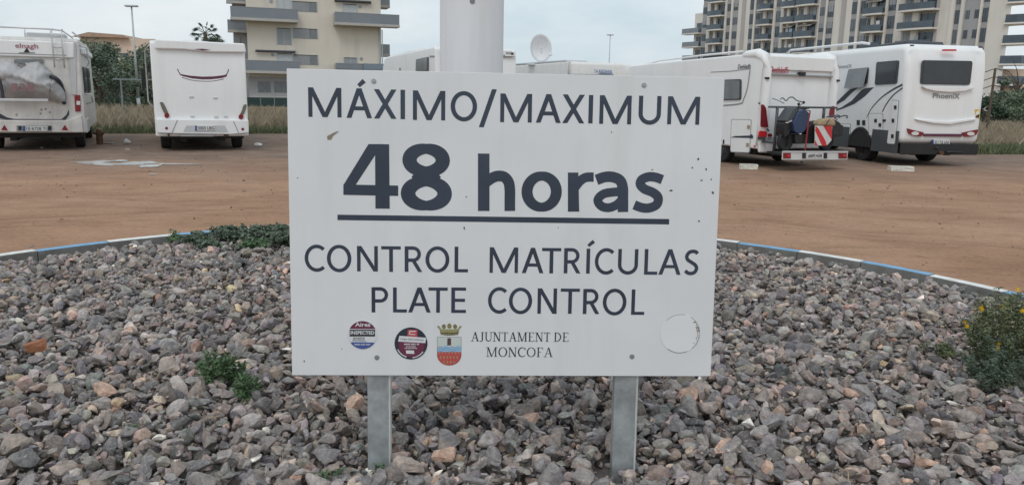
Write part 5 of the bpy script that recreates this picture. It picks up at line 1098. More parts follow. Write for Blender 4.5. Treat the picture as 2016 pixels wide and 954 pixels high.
# ------------------------------------------------------------------ left apartment building
TB = math.radians(-20)
class Facade:
    def __init__(s, P, th): s.P = np.array(P, float); s.th = th; s.r = np.array([math.cos(th), -math.sin(th), 0]); s.f = np.array([math.sin(th), math.cos(th), 0])
    def uv(s, x, y, off=0.0): q = onplane(x, y, s.P - s.f * off, s.f) - s.P; return float(np.dot(q, s.r)), float(q[2])
pA = aty(640, 190, 88); FA = Facade((pA[0], pA[1], 0), TB)
bA = empty('apartment_building', tuple(FA.P), -TB, 'cream apartment building with glass balconies behind the crescent motorhome', 'building')
c5 = crop(440, 0, 5.6)
uL = FA.uv(488, 100)[0]; uR = FA.uv(750, 60)[0]
mb = MB(); mb.box(uL, uR, 0, 12, 0, 25); mb.build('wall', 'wallA', bA)
uLL = FA.uv(449, 80, -1.5)[0]; mb = MB(); mb.box(uLL + .6, uL - .01, 1.6, 10, 0, 25); mb.build('side_wing', 'greypanel', bA)
def fbox(F_, x0, x1, y0, y1, cr, d0, d1, name, m, par, off=0.0, bev=0):   # pixel rectangle on plane `off` in front of facade; depth d0..d1 in front
    a_ = F_.uv(*cr(x0, (y0+y1)/2), off); b_ = F_.uv(*cr(x1, (y0+y1)/2), off); zt_ = F_.uv(*cr((x0+x1)/2, y0), off)[1]; zb_ = F_.uv(*cr((x0+x1)/2, y1), off)[1]
    mb_ = MB(); mb_.box(a_[0], b_[0], -d1, -d0, zb_, zt_); return mb_.build(name, m, par, bevel=bev)
# windows: recessed dark openings with shutters or curtains
for (x0, x1, y0, y1, m, kind) in ((580, 750, -60, 120, 'curtain', 'window'), (752, 1034, 20, 132, 'louver', 'shutter_panel'), (585, 752, 312, 495, 'louver', 'window'), (757, 1040, 316, 428, 'louver', 'shutter_panel'), (588, 760, 590, 760, 'curtain', 'window'), (762, 1045, 606, 716, 'louver', 'shutter_panel'), (1312, 1474, 48, 190, 'curtain', 'window'), (1325, 1476, 636, 780, 'louver', 'window')):
    fr = fbox(FA, x0, x1, y0, y1, c5, -.02, .03, kind, m, bA)
    fbox(FA, x0, x0 + 8, y0, y1, c5, .031, .06, 'frame', 'lamp', fr); fbox(FA, x1 - 8, x1, y0, y1, c5, .031, .06, 'frame', 'lamp', fr); fbox(FA, x0 + 8, x1 - 8, y0, y0 + 8, c5, .031, .058, 'frame', 'wframe', fr)
    if kind == 'window': fbox(FA, (x0+x1)/2 - 3, (x0+x1)/2 + 3, y0 + 8, y1, c5, .031, .055, 'mullion', 'lamp', fr)
    else:
        n_ = 9
        for k in range(1, n_): fbox(FA, x0 + 9, (x0+x1*2)/3, y0 + (y1-y0)*k/n_ - 2, y0 + (y1-y0)*k/n_ + 2, c5, .031, .05, 'slat', 'greypanel', fr)
        fbox(FA, (x0+x1*2)/3, x1 - 9, y0 + 9, y1, c5, .031, .04, 'pane', 'glassg', fr)
def balcony(F_, par, u0, u1, z, dep, gm='bglass', h=1.05, dy=0.0, sides=(1, 1), cap=True):
    b_ = MB(); b_.box(u0, u1, -dep - dy, -.01 - dy, z - .28, z); o_2 = b_.build('balcony_slab', 'slab', par, bevel=.03)
    b_ = MB(); b_.box(u0 + .06, u1 - .06, -dep + .04 - dy, -dep + .07 - dy, z, z + h); b_.build('balcony_glass', gm, o_2)
    for s_, u in ((0, u0 + .04), (1, u1 - .07)):
        if sides[s_]: b_ = MB(); b_.box(u, u + .03, -dep + .08 - dy, -.05 - dy, z, z + h); b_.build('balcony_glass', gm, o_2)
    if cap: b_ = MB(); b_.box(u0 + .02, u1 - .02, -dep + .02 - dy, -dep + .09 - dy, z + h, z + h + .05); b_.build('handrail', 'seam', o_2)
    return o_2
fl = 3.0
def bspan(x0, x1, yglassbot, dep): a_ = FA.uv(*c5(x0, yglassbot), dep); b_ = FA.uv(*c5(x1, yglassbot), dep); return a_[0], b_[0], (a_[1] + b_[1]) / 2
u0_, u1_, z1_ = bspan(75, 825, 205, 1.5); z_lo = bspan(270, 830, 785, 1.5)[2]
for z in (z_lo, z1_, z1_ * 2 - z_lo, z1_ * 3 - z_lo * 2): balcony(FA, bA, u0_, u1_, z, 1.5)
u2_, u3_, z2_ = bspan(1228, 1945, 262, 1.6)
for z in (z2_, z2_ + (z1_ - z_lo), z2_ - (z1_ - z_lo)): balcony(FA, bA, u2_, u3_, z, 1.6)
fbox(FA, 1545, 1800, 703, 770, c5, 2.0, 2.05, 'balcony_screen', 'bglassc', bA, 2.0); fbox(FA, 1240, 1540, 722, 762, c5, 1.7, 1.75, 'balcony_screen', 'bglass', bA, 1.7)
for (y0) in (-30, 505):     # corner balconies on the right flank, further back
    a_ = FA.uv(*c5(1740, y0 + 90), -4); zb_ = a_[1]; ub = FA.uv(*c5(1828, y0), -4)[0]
    b_ = MB(); b_.box(uR - .1, ub, 3.6, 6, zb_ - .28, zb_); o2 = b_.build('balcony_slab', 'slab', bA); b_ = MB(); b_.box(ub - .05, ub - .02, 3.6, 6, zb_, zb_ + 1.1); b_.box(uR, ub - .06, 3.6, 3.64, zb_, zb_ + 1.1); b_.build('balcony_glass', 'bglass', o2)
q0, q1 = FA.uv(*c5(352, 560), .6), FA.uv(*c5(796, 568), .6); mb = MB(); mb.tube([(q0[0], -.3, q0[1]), (q1[0], -.3, q0[1])], .13); mb.build('awning_roll', 'wframe', bA); mb = MB(); mb.box(q1[0] - .06, q1[0] + .02, -.5, 0, q0[1] - .2, q0[1] + .2); mb.build('awning_bracket', 'seam', bA)
q0, q1 = FA.uv(*c5(1228, 5), .6), FA.uv(*c5(1632, 12), .6); mb = MB(); mb.tube([(q0[0], -.3, q0[1]), (q1[0], -.3, q0[1])], .15); mb.build('awning_roll', 'wframe', bA)
for q in ((525, 15), (541, 604), (1505, 75), (1519, 648)): p = FA.uv(*c5(*q)); mb = MB(); mb.lathe([(.16, -.08), (.18, .0)], (p[0], 0, p[1]), 'y', 12); mb.build('wall_lamp', 'louver', bA)
q = FA.uv(*c5(1718, 400)); mb = MB(); mb.tube([(q[0], -.1, .2), (q[0], -.1, FA.uv(*c5(1716, 325))[1])], .07); mb.tube([(q[0]+.3, -.1, .2), (q[0]+.3, -.1, FA.uv(*c5(1716, 330))[1])], .06); mb.build('downpipe', 'lamp', bA)
for k in range(5): mb = MB(); zk = 4.2 + 3 * k; mb.box(uLL, uL - .02, .6, 1.5, zk, zk + .25); o2 = mb.build('balcony_slab', 'slab', bA); mb = MB(); mb.box(uLL + .02, uL - .05, .6, .64, zk + .25, zk + 1.3); mb.build('balcony_glass', 'bglass', o2)
for k in range(6): mb = MB(); zk = 1.5 + 3 * k; mb.box(uLL + 1.2, uL - .6, 1.52, 1.59, zk + .4, zk + 2.2); mb.build('window', 'glassg', bA)
# ground floor; its shade is put in as a flat grey panel
gz0 = FA.uv(*c5(300, 850), 0)[1]; mb = MB(); mb.box(uL + .01, uR - .01, -.9, -.02, 0, .5); mb.build('plinth', 'slab', bA); fbox(FA, 280, 900, 850, 1120, c5, -.02, .04, 'ground_floor_shade', 'greypanel', bA)
for x0 in (380, 560, 740): fbox(FA, x0, x0 + 140, 900, 1020, c5, .041, .08, 'window', 'glassg', bA)
# fence in front of it
pF = aty(520, 214, 62); FF = Facade((pF[0], pF[1], 0), TB)
fe = empty('mesh_fence', tuple(FF.P), -TB, 'dark green mesh fence on a low wall before the cream building', 'fence')
a_ = FF.uv(478, 205)[0]; b_ = FF.uv(700, 205)[0]; zt_ = FF.uv(520, 192)[1]; zw = FF.uv(520, 214)[1]
mb = MB(); mb.box(a_, b_, 0, .25, 0, zw); mb.build('low_wall', 'slab', fe)
for k in range(int((b_ - a_) / 1.05) + 1): mb = MB(); x = a_ + .3 + k * 1.05; mb.box(x - .03, x + .03, .08, .14, zw, zt_ + .03); mb.build('post', 'fencep', fe)
mb = MB(); mb.box(a_, b_, .1, .12, zw, zt_); mb.build('mesh_panel', 'fenceg', fe); mb = MB(); mb.tube([(a_, .11, zt_), (b_, .11, zt_)], .025); mb.build('top_rail', 'fencep', fe)

# ------------------------------------------------------------------ right apartment block
TR = math.radians(90 - 27.5)
pB = aty(1985, 60, 118); FB = Facade((pB[0], pB[1], 0), TR)
bB = empty('apartment_block', tuple(FB.P), -TR, 'tall beige apartment block with stacked dark balconies behind the right-hand motorhomes', 'building')
def uB(x, y, off=0.0): return FB.uv(x, y, off)
c2x = lambda c: 1330 + c / 6.109
c3x = lambda c: 1640 + c / 5.362
def U(x): d_ = 0 if x >= 1661 else 1.2 if x >= 1330 + 829 / 6.109 else 2.4 if x >= 1391 else 3.2; return uB(x, 60, -d_)[0]
ZS = [4.0 + 2.95 * k for k in range(-1, 9)]     # slab tops
TOP = ZS[-1] + 2.0
u_r = 0.0; uA = U(c2x(770)); uBq = U(c2x(830)); uC = U(1644); uD = U(1662); uLft = U(1392)
# three steps of wall, each one standing further forward to the right
mb = MB(); pl_ = [(uD, 0), (0, 0), (-10.5, 16), (uD, 16)]; mb.prism([(x, y, 0) for x, y in pl_], [(x, y, TOP) for x, y in pl_]); mb.build('wall', 'wallB', bB)
mb = MB(); mb.box(uBq, uD - .01, 1.2, 16, 0, TOP); mb.build('wall', 'wallB', bB); 
mb = MB(); mb.box(uLft, uBq - .01, 2.4, 16, 0, TOP); mb.build('wall', 'wallB', bB)
mb = MB(); mb.box(uD - 1.9, uD - .011, .9, 1.19, 0, TOP); mb.build('return_wall', 'wallB2', bB); mb = MB(); mb.box(uBq - 2.2, uBq - .011, 2.1, 2.39, 0, TOP); mb.build('return_wall', 'wallB2', bB)  # strips beside each step in a darker tone of the wall
uW0 = U(1365); uW1 = U(1383); zt1 = uB(1373, 27, -3.5)[1]; zt2 = uB(1387, 10, -3.0)[1]
mb = MB(); mb.box(uW0, uW1 - .01, 3.5, 14, 0, zt1); mb.build('wall', 'wallB', bB); mb = MB(); mb.box(uW1, uLft - .01, 3.0, 14, 0, zt2); mb.build('wall', 'wallB', bB)
_wm = {}; rw = random.Random(3); M['winC'] = mat('far_window_pale', (.17, .2, .225), .15, vary=.3, vscale=.7)
def cell(w_, h_, kind):
    kind = rw.choice([0, 0, 0, 0, 1, 2]); key = (round(w_, 2), round(h_, 2), kind)
    if key not in _wm:
        mb_ = MB(); mb_.box(0, w_, -.02, .06, 0, h_); f_ = mb_.build('window', 'winB', None); 
        if kind == 1: mb_ = MB(); mb_.box(.02, w_ - .02, -.045, -.021, h_*.45, h_); mb_.m = [0]*6; f_.data.materials.append(M['louver']); o0 = len(f_.data.vertices); bm0 = bmesh.new(); bm0.from_mesh(f_.data); vv0 = [bm0.verts.new(p) for p in mb_.v]; [setattr(bm0.faces.new([vv0[i] for i in q]), 'material_index', 1) for q in mb_.f]; bm0.to_mesh(f_.data); bm0.free()
        if kind == 2: f_.data.materials.clear(); f_.data.materials.append(M['winC'])
        mb_ = MB(); mb_.box(w_*.5 - .03, w_*.5 + .03, -.05, -.021, 0, h_); mb_.box(-.04, 0, -.06, .05, -.04, h_ + .04); mb_.box(w_, w_ + .04, -.06, .05, -.04, h_ + .04); g_ = mb_.build('frame', 'wframe', None)
        _wm[key] = (f_.data, g_.data); bpy.data.objects.remove(f_); bpy.data.objects.remove(g_)
    return _wm[key]
def put_window(u0, u1, z0, h_, dep):
    a_, b_ = cell(u1 - u0, h_, 0); o = bpy.data.objects.new('window', a_); C.objects.link(o); o.parent = bB; o.location = (u0, dep, z0); q = bpy.data.objects.new('frame', b_); C.objects.link(q); q.parent = o
VZ = ZS[0:9]
def depth(u): return 0 if u >= uD - .01 else 1.2 if u >= uBq - .01 else 2.4 if u >= uLft - .01 else 3.0
rw = random.Random(3)
# columns: (left px, right px, kind) read at height 60 in the photograph
cols = [(c3x(1560), c3x(1620), 'win'), (c3x(1365), c3x(1535), 'panel'), (c3x(1270), c3x(1330), 'win'), (c3x(565), c3x(640), 'win'), (c3x(275), c3x(345), 'win2'), (c3x(180), c3x(245), 'win'),
        (c2x(1815), c2x(1885), 'win'), (c2x(1720), c2x(1792), 'winp'), (c2x(1200), c2x(1265), 'win'), (c2x(960), c2x(1012), 'win2'), (c2x(880), c2x(938), 'win'), (c2x(685), c2x(738), 'winp'), (c2x(612), c2x(662), 'winp'), (c2x(330), c2x(375), 'winp')]
for xl, xr, kind in cols:
    u0_, u1_ = U(xl), U(xr); d_ = depth(u0_)
    mb = MB(); mb.box(u0_, u1_, d_ - .04, d_ + .1, .5, TOP - .5); mb.build('grey_strip', 'greypanel', bB)
    for z in VZ:
        if kind == 'panel': put_window(u0_ + .12*(u1_-u0_), u0_ + .32*(u1_-u0_), z + 1.0, 1.25, d_ - .06); put_window(u0_ + .68*(u1_-u0_), u0_ + .9*(u1_-u0_), z + 1.0, 1.25, d_ - .06)
        elif kind == 'winp': put_window(u0_ + .1, u1_ - .1, z + .75, 1.5, d_ - .06)
        else: put_window(u0_ + .1, u1_ - .1, z + .35, 2.05, d_ - .06)
# light piers between the strips, standing proud
for xl, xr in ((c3x(1535), c3x(1558)), (c3x(1332), c3x(1364)), (c3x(1225), c3x(1268)), (c3x(540), c3x(563)), (c3x(247), c3x(273)), (c2x(1794), c2x(1814)), (c2x(1266), c2x(1300)), (c2x(1172), c2x(1198)), (c2x(938), c2x(958)), (c2x(664), c2x(684)), (c2x(592), c2x(610)), (c2x(384), c2x(420)), (c2x(1456), c2x(1474))):
    u0_, u1_ = U(xl), U(xr); d_ = depth(u0_); mb = MB(); mb.box(u0_, u1_, d_ - .35, d_ - .041, 0, TOP); mb.build('pier', 'wallB', bB)
# balcony bays: recess shade painted on a flat back with a window and a light stub wall, slab with a bowed front, glass
for xl, xr, dp_ in ((c3x(725), c3x(1100), 1.5), (c3x(345), c3x(550), 1.3), (c2x(1476), c2x(1700), 1.4), (c2x(1300), c2x(1455), 1.2), (c2x(1012), c2x(1172), 1.3), (c2x(420), c2x(590), 1.3)):
    u0_, u1_ = U(xl), U(xr); d_ = depth(u0_); wd = u1_ - u0_
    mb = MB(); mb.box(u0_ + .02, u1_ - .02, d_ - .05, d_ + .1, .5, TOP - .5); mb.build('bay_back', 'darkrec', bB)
    for z in VZ:
        put_window(u0_ + .08*wd, u0_ + .3*wd, z + .05, 2.2, d_ - .07); put_window(u0_ + .52*wd, u0_ + .9*wd, z + .05, 2.25, d_ - .07)
        mb = MB(); mb.box(u0_ + .33*wd, u0_ + .5*wd, d_ - .6, d_ - .051, z, z + 2.67); mb.build('stub_wall', 'wallB', bB)
        P = [(u0_ + wd * k / 8, d_ - dp_ - .35 * math.sin(math.pi * k / 8)) for k in range(9)]
        poly = [(u0_, d_ - .06)] + P + [(u1_, d_ - .06)]
        mb = MB(); mb.prism([(x, y, z - .28) for x, y in poly], [(x, y, z) for x, y in poly]); sl_ = mb.build('balcony_slab', 'wallB', bB)
        mb = MB()
        for k in range(8): mb.prism([(P[k][0], P[k][1] + .08, z), (P[k+1][0], P[k+1][1] + .08, z), (P[k+1][0], P[k+1][1] + .11, z), (P[k][0], P[k][1] + .11, z)], [(P[k][0], P[k][1] + .08, z + 1.05), (P[k+1][0], P[k+1][1] + .08, z + 1.05), (P[k+1][0], P[k+1][1] + .11, z + 1.05), (P[k][0], P[k][1] + .11, z + 1.05)])
        mb.build('balcony_glass', 'winB', sl_)
        if rw.random() < .28:
            mb = MB(); mb.prism([(u0_ + .1*wd, d_ - .1, z + 2.5), (u1_ - .1*wd, d_ - .1, z + 2.5), (u1_ - .1*wd, d_ - dp_, z + 1.95), (u0_ + .1*wd, d_ - dp_, z + 1.95)], [(u0_ + .1*wd, d_ - .1, z + 2.46), (u1_ - .1*wd, d_ - .1, z + 2.46), (u1_ - .1*wd, d_ - dp_, z + 1.91), (u0_ + .1*wd, d_ - dp_, z + 1.91)]); mb.build('awning', rw.choice(['slab', 'wallB2', 'louver']), sl_)
        if rw.random() < .3:
            mb = MB(); mb.box(u0_ + .36*wd, u0_ + .36*wd + .8, d_ - .9, d_ - .61, z + .1, z + .7); mb.build('air_conditioner', 'litter', sl_)
        if rw.random() < .35:
            mb = MB(); xx_ = u0_ + rw.uniform(.4, .8) * wd; mb.box(xx_, xx_ + .7, d_ - dp_ + .3, d_ - dp_ + .33, z + .9, z + 1.7); mb.build('laundry', rw.choice(['litter', 'louver', 'c_sea']), sl_)
# corner balconies sticking out at both ends
for z in ZS[0:7]:
    mb = MB(); mb.prism([(-.5, -.5, z - .25), (2.3, .2, z - .25), (2.3, 3.0, z - .25), (-2.2, 3.0, z - .25)], [(-.5, -.5, z), (2.3, .2, z), (2.3, 3.0, z), (-2.2, 3.0, z)]); o2 = mb.build('balcony_slab', 'wallB', bB)
    mb = MB(); mb.prism([(-.4, -.42, z), (2.2, .26, z), (2.2, .3, z), (-.4, -.38, z)], [(-.4, -.42, z + 1.15), (2.2, .26, z + 1.15), (2.2, .3, z + 1.15), (-.4, -.38, z + 1.15)]); mb.box(2.2, 2.24, .3, 2.9, z, z + 1.15); mb.build('balcony_glass', 'winB', o2)
for y_ in (66, 92, 118):
    q0, q1 = uB(1347, y_ + 1.5, -2.5), uB(1380, y_, -2.5); z = q0[1]
    mb = MB(); mb.box(q0[0], q1[0], 1.6, 3.49, z - .25, z); o2 = mb.build('balcony_slab', 'wallB', bB); mb = MB(); mb.box(q0[0] + .1, q1[0] - .05, 1.7, 1.74, z, z + 1.1); mb.box(q0[0] + .1, q0[0] + .14, 1.75, 3.4, z, z + 1.1); mb.build('balcony_glass', 'bglass', o2)
    mb = MB(); mb.box(uW0 + .8, uW1 - .3, 3.44, 3.49, z, z + 2.3); mb.build('window', 'winB', bB)

# ------------------------------------------------------------------ villas far left and far right
def villa(px, py_top, Y, w_, d_, h_, th, label, wins, m='peach', roof=True):
    p = aty(px, 180, Y); v = empty('villa', (p[0], p[1], 0), math.radians(th), label, 'house')
    mb = MB(); mb.box(-w_/2, w_/2, 0, d_, 0, h_); mb.box(-w_*.2, w_*.28, -1.2, -.01, 0, h_*.8); mb.build('wall', m, v)
    if roof: mb = MB(); mb.prism([(-w_/2 - .6, -.8, h_ + .01), (w_*.15, -.8, h_ + .01), (w_*.1, -.8, h_ + .35), (-w_*.35, -.8, h_ + .55)], [(-w_/2 - .6, d_, h_ + .01), (w_*.15, d_, h_ + .01), (w_*.1, d_, h_ + .35), (-w_*.35, d_, h_ + .55)]); mb.build('roof', 'rooft', v)
    for (x, z, a_, b_) in wins: mb = MB(); mb.box(x*w_ - a_/2, x*w_ + a_/2, -1.26 if -.2 < x < .28 else -.06, -1.21 if -.2 < x < .28 else -.011, z*h_, z*h_ + b_); f_ = mb.build('window', 'winB', v)
    return v
villa(240, 105, 95, 8.6, 8, 6.9, 8, 'peach villa with a tiled roof beyond the trees at the left', [(-.38, .6, .9, 1.2), (-.05, .55, 1.1, 1.3), (.12, .55, .9, 1.3), (.4, .62, 1.0, 1.2), (-.38, .2, 1, 1.3)])
villa(192, 115, 110, 5, 8, 5.8, 5, 'lower peach house half hidden behind the left motorhome', [(-.2, .55, 1, 1.2), (.35, .55, 1, 1.2)], roof=False)
villa(2005, 130, 120, 12, 9, 6.3, -12, 'pale peach terraced house at the far right edge', [(-.4, .6, 1.1, 1.3), (-.1, .55, 1.2, 1.3), (.3, .6, 1.1, 1.3)], roof=False, m='peach')
bx_ = villa(1269, 125, 160, 3.2, 6, 7.0, 0, 'distant pale stair tower seen over the camper roof', [(.1, .5, .8, 1.0)], m='wallB', roof=False)

# ------------------------------------------------------------------ lamp posts
def lamp_post(px_b, px_t, py_t, Y, label, r):
    b_ = aty(px_b, 200, Y); t_ = aty(px_t, py_t, Y); h_ = t_[2]; v = empty('lamp_post', (b_[0], Y, 0), 0, label, 'lamp post', 'street lamps')
    mb = MB(); mb.tube([(0, 0, 0), (0, 0, .8)], r*1.7, 12); mb.tube([(0, 0, .8), (0, 0, h_)], [r*1.3, r*.7], 12); mb.build('pole', 'lamp', v, smooth=True)
    mb = MB(); mb.box(-.32, .32, -.14, .14, h_, h_ + .09); mb.build('lamp_head', 'lamp', v, bevel=.03); return v
lamp_post(272.5, 258, 14, 42, 'tall grey lamp post between the two left motorhomes', .055)
lamp_post(1196, 1200, 70, 75, 'thin grey lamp post above the low camper', .05)
mb = MB(); p = aty(1950, 205, 34); pt = aty(1957, 136, 34); po_ = empty('bare_pole', (p[0], 34, 0), 0, 'slim dark pole standing beside the tall liner', 'pole'); mb.tube([(0, 0, 0), (0, 0, pt[2])], [.06, .05], 8); mb.build('pole', 'bark', po_)
for k, z in enumerate((2.9, 2.55, 2.2)): mb = MB(); mb.tube([(-.5, .05, z - .2), (0, 0, z), (.6, -.05, z - .12)], .02, 6); mb.build('wire_arm', 'bark', po_)

# ------------------------------------------------------------------ vegetation
def leaves(n, centre_fn, size, asp=.55, droop=.3):
    """n leaf quads; centre_fn(n) -> (n,3) positions"""
    P = centre_fn(n); a = rng.normal(size=(n, 3)); a[:, 2] = a[:, 2] * .6 - droop * .3; a /= np.linalg.norm(a, axis=1)[:, None]
    b_ = rng.normal(size=(n, 3)); b_ -= a * (a * b_).sum(1)[:, None]; b_ /= np.linalg.norm(b_, axis=1)[:, None]
    s = size * rng.uniform(.6, 1.35, (n, 1)); A_ = a * s; B_ = b_ * s * asp
    c_ = np.cross(a, b_) * s * .18
    V = np.stack([P - A_*.5, P + B_*.5 + c_, P + A_*.5, P - B_*.5 + c_], 1)
    F = np.arange(n*4).reshape(n, 4); return V.reshape(-1, 3), F
def clumps(cs, rs):
    cs = np.array(cs); rs = np.array(rs); pr = rs**2 / (rs**2).sum()
    def fn(n):
        i = rng.choice(len(cs), n, p=pr); d = rng.normal(size=(n, 3)); d /= np.linalg.norm(d, axis=1)[:, None]; r = rng.uniform(.25, 1, (n, 1)) ** .5 * rs[i][:, None] * (1 + .18*rng.normal(size=(n, 1))); d[:, 2] *= .8
        return cs[i] + d * r
    return fn
def tree(px, Y, zt, rad_, n, leaf, label, m='leaf_dark', name='tree', nc=16, trunk=.16, group='trees beyond the lot', zlow=.35):
    p = aty(px, 190, Y); v = empty(name, (p[0], Y, 0), 0, label, 'tree', group)
    cs = []; rs = []
    for k in range(nc):
        z = rng.uniform(zlow, .9); wid = math.sin(math.pi * min(.95, max(.12, (z - zlow + .12) / (1.08 - zlow)))) ** .7
        a = rng.uniform(0, 6.28); r = rad_ * wid * math.sqrt(rng.uniform(.1, 1)); cs.append((r*math.cos(a), r*math.sin(a), z*zt)); rs.append(rad_ * rng.uniform(.2, .42))
    cs.append((0, 0, zt*.88)); rs.append(rad_*.3)
    V, F = leaves(n, clumps(cs, rs), leaf); npmesh('crown', V, F, m, v)
    mb = MB(); mb.tube([(0, 0, 0), (.05, 0, zt*.3), (0, .05, zt*.6)], [trunk, trunk*.75, trunk*.35], 8)
    for k in range(6): mb.tube([(0, 0, zt*(.25+.05*k)), tuple(np.array(cs[k])*[.6, .6, .85]), cs[k]], [trunk*.4, trunk*.25, trunk*.08], 6)
    mb.build('trunk', 'bark', v, smooth=True); return v
TL = [(196, 40, 3.5, 1.8, 'leaf_dark', 'dark rounded tree nearest the loaded motorhome'), (222, 46, 3.9, 1.9, 'leaf_dark', 'dark tree in front of the peach villa'), (252, 44, 3.1, 1.6, 'leaf_mid', 'lower green tree behind the left lamp post'),
      (284, 48, 3.7, 1.7, 'leaf_dark', 'dark tree beside the mirror of the crescent motorhome'), (300, 52, 4.2, 1.6, 'leaf_mid', 'taller green tree partly behind the crescent motorhome'), (172, 50, 4.3, 2.0, 'leaf_mid', 'green tree mostly behind the loaded motorhome')]
for px, Y_, zt_, r_q, m_, lb_ in TL: tree(px, Y_, zt_, r_q, 2600, .2, lb_, m_, zlow=.12)
for px, Y_, zt_, r_q, m_, lb_ in [(1946, 40, 1.7, 1.2, 'leaf_grey', 'grey green shrub close to the tall liner'), (1975, 44, 2.9, 1.1, 'leaf_dark', 'dark tree below the corner balconies'), (2003, 42, 1.9, 1.4, 'leaf_mid', 'green bush at the right picture edge'), (2022, 50, 2.3, 1.7, 'leaf_dark', 'dark tree cut off by the right picture edge')]: tree(px, Y_, zt_, r_q, 2400, .19, lb_, m_, zlow=.1)
# bare-branched tree
p = aty(2002, 190, 46); bt = empty('bare_tree', (p[0], 46, 0), 0, 'leafless thin tree before the far right house', 'tree', 'trees beyond the lot'); mb = MB(); mb.tube([(0, 0, 0), (.05, 0, 1.4), (0, 0, 2.6)], [.1, .08, .05], 8); mb.build('trunk', 'bark', bt)
mb = MB()
for k in range(16): a = rng.uniform(0, 6.28); z = rng.uniform(1.5, 2.6); l_ = rng.uniform(.6, 1.4); q = np.array([math.cos(a)*l_, math.sin(a)*l_, z + l_*.9]); mb.tube([(0, 0, z), tuple(q*[.5, .5, 1] - [0, 0, l_*.3]), tuple(q)], [.03, .02, .008], 5)
mb.build('branches', 'bark', bt)
# fan palm
p = aty(404, 66, 72); zt_ = p[2]; pal = empty('fan_palm', (p[0], 72, 0), 0, 'fan palm rising above the roof of the crescent motorhome', 'palm tree')
mb = MB(); mb.tube([(0, 0, 0), (.1, 0, zt_*.5), (0, 0, zt_)], [.28, .2, .17], 10); mb.build('trunk', 'bark', pal, smooth=True)
mb = MB()
for k, (az, el) in enumerate([(0, 1.35)] + [(j*2.09 + .4, .85) for j in range(3)] + [(j*1.05 + .1, .38) for j in range(6)] + [(j*1.05 + .6, -.12) for j in range(6)] + [(j*1.57 + .3, -.6) for j in range(4)]):
    L_ = 1.0 + rng.uniform(-.12, .15); d_ = np.array([math.cos(az)*math.cos(el), math.sin(az)*math.cos(el), math.sin(el)]); top_ = np.array([0, 0, zt_]); c_ = top_ + d_*L_*.72
    e1 = np.cross(d_, [0, 0, 1]); e1 /= np.linalg.norm(e1); e2 = np.cross(e1, d_)
    mb.tube([tuple(top_), tuple(c_)], .022, 4)
    for j in range(8):
        f_ = (j-3.5)/3.5*1.0; t_ = d_*math.cos(f_) + e1*math.sin(f_)*.8 + e2*math.sin(f_)*.5*(1 if k % 2 else -1); mid = c_ + t_*L_*.3; tip = c_ + t_*L_*.62 - np.array([0, 0, .12*L_]); w_ = .022
        n_ = np.cross(t_, [.3, .4, .86]); n_ /= np.linalg.norm(n_)+1e-6; mb.add([c_, mid + n_*w_, tip, mid - n_*w_], [(0, 1, 2), (0, 2, 3)])
mb.build('crown', 'palm', pal, fix=False)
p2 = aty(420, 77, 78); pal2 = empty('fan_palm', (p2[0], 78, 0), 0, 'lower palm crown just right of the taller palm', 'palm tree'); mb = MB(); mb.tube([(0, 0, 0), (0, 0, p2[2] - .3)], [.26, .17], 8); mb.build('trunk', 'bark', pal2); V, F = leaves(1300, clumps([(-.6, 0, p2[2]-.4), (.5, 0, p2[2]-.35), (0, .2, p2[2]-.1), (0, 0, p2[2]-.6)], [.55, .55, .45, .7]), .4, .14); npmesh('crown', V, F, 'palm', pal2)
# rough grass along the edge of the lot
def grass(name, n, region, h0, h1, m, label, w_=.012, lean=.35, cat='grass'):
    P = region(n); n = len(P); h = rng.uniform(h0, h1, n); a = rng.uniform(0, 6.28, n); ln = rng.normal(scale=lean, size=(n, 2)) * h[:, None]; W2 = w_ * rng.uniform(.6, 1.5, n)
    dx, dy = np.cos(a)*W2, np.sin(a)*W2
    V = np.stack([np.stack([P[:, 0]-dx, P[:, 1]-dy, P[:, 2]], -1), np.stack([P[:, 0]+dx, P[:, 1]+dy, P[:, 2]], -1), np.stack([P[:, 0]+ln[:, 0]*.4+dx*.7, P[:, 1]+ln[:, 1]*.4+dy*.7, P[:, 2]+h*.6], -1), np.stack([P[:, 0]+ln[:, 0], P[:, 1]+ln[:, 1], P[:, 2]+h], -1)], 1)
    return tag(npmesh(name, V.reshape(-1, 3), np.arange(4*n).reshape(n, 4), m), label, cat, kind='stuff')
def strip(x0, x1, y0, y1, clump=.5):      # strip behind the vans, given in photo pixels at the lot edge
    def fn(n):
        x = rng.uniform(x0, x1, n); y = rng.uniform(0, 1, n); p = np.array([gp(a, b_, LOT) for a, b_ in zip(x, np.full(n, 0) + y0)]); 
        yy_ = p[:, 1] + y * y1; xx_ = p[:, 0] * (1 + y * y1 / p[:, 1])
        k = np.array([mnoise.noise((a*.5, b_*.5, 2.0)) for a, b_ in zip(xx_, yy_)]) > rng.uniform(-.6, .35, n) * clump
        return np.stack([xx_, yy_, glot(yy_) - .01], -1)[k]
    return fn
grass('dry_grass', 17000, strip(-60, 760, 262, 12, 1.7), .18, .72, 'straw', 'tall dry brown grass along the lot edge behind the left motorhomes', .018)
grass('green_grass', 9000, strip(-60, 760, 263.5, 1.6, 1.6), .1, .36, 'grass', 'low green grass at the foot of the dry grass on the left', .016)
grass('dry_grass', 9000, strip(1900, 2120, 300, 14, 1.7), .18, .7, 'straw', 'tall dry brown grass beside the tall liner at the right', .018)
grass('green_grass', 7000, strip(1880, 2120, 304, 2.2, 1.6), .1, .36, 'grass', 'low green grass at the foot of the dry grass on the right', .016)
grass('dry_grass', 7000, strip(760, 1900, 245, 10), .3, .8, 'straw', 'dry grass hidden in part behind the middle motorhomes', .02)
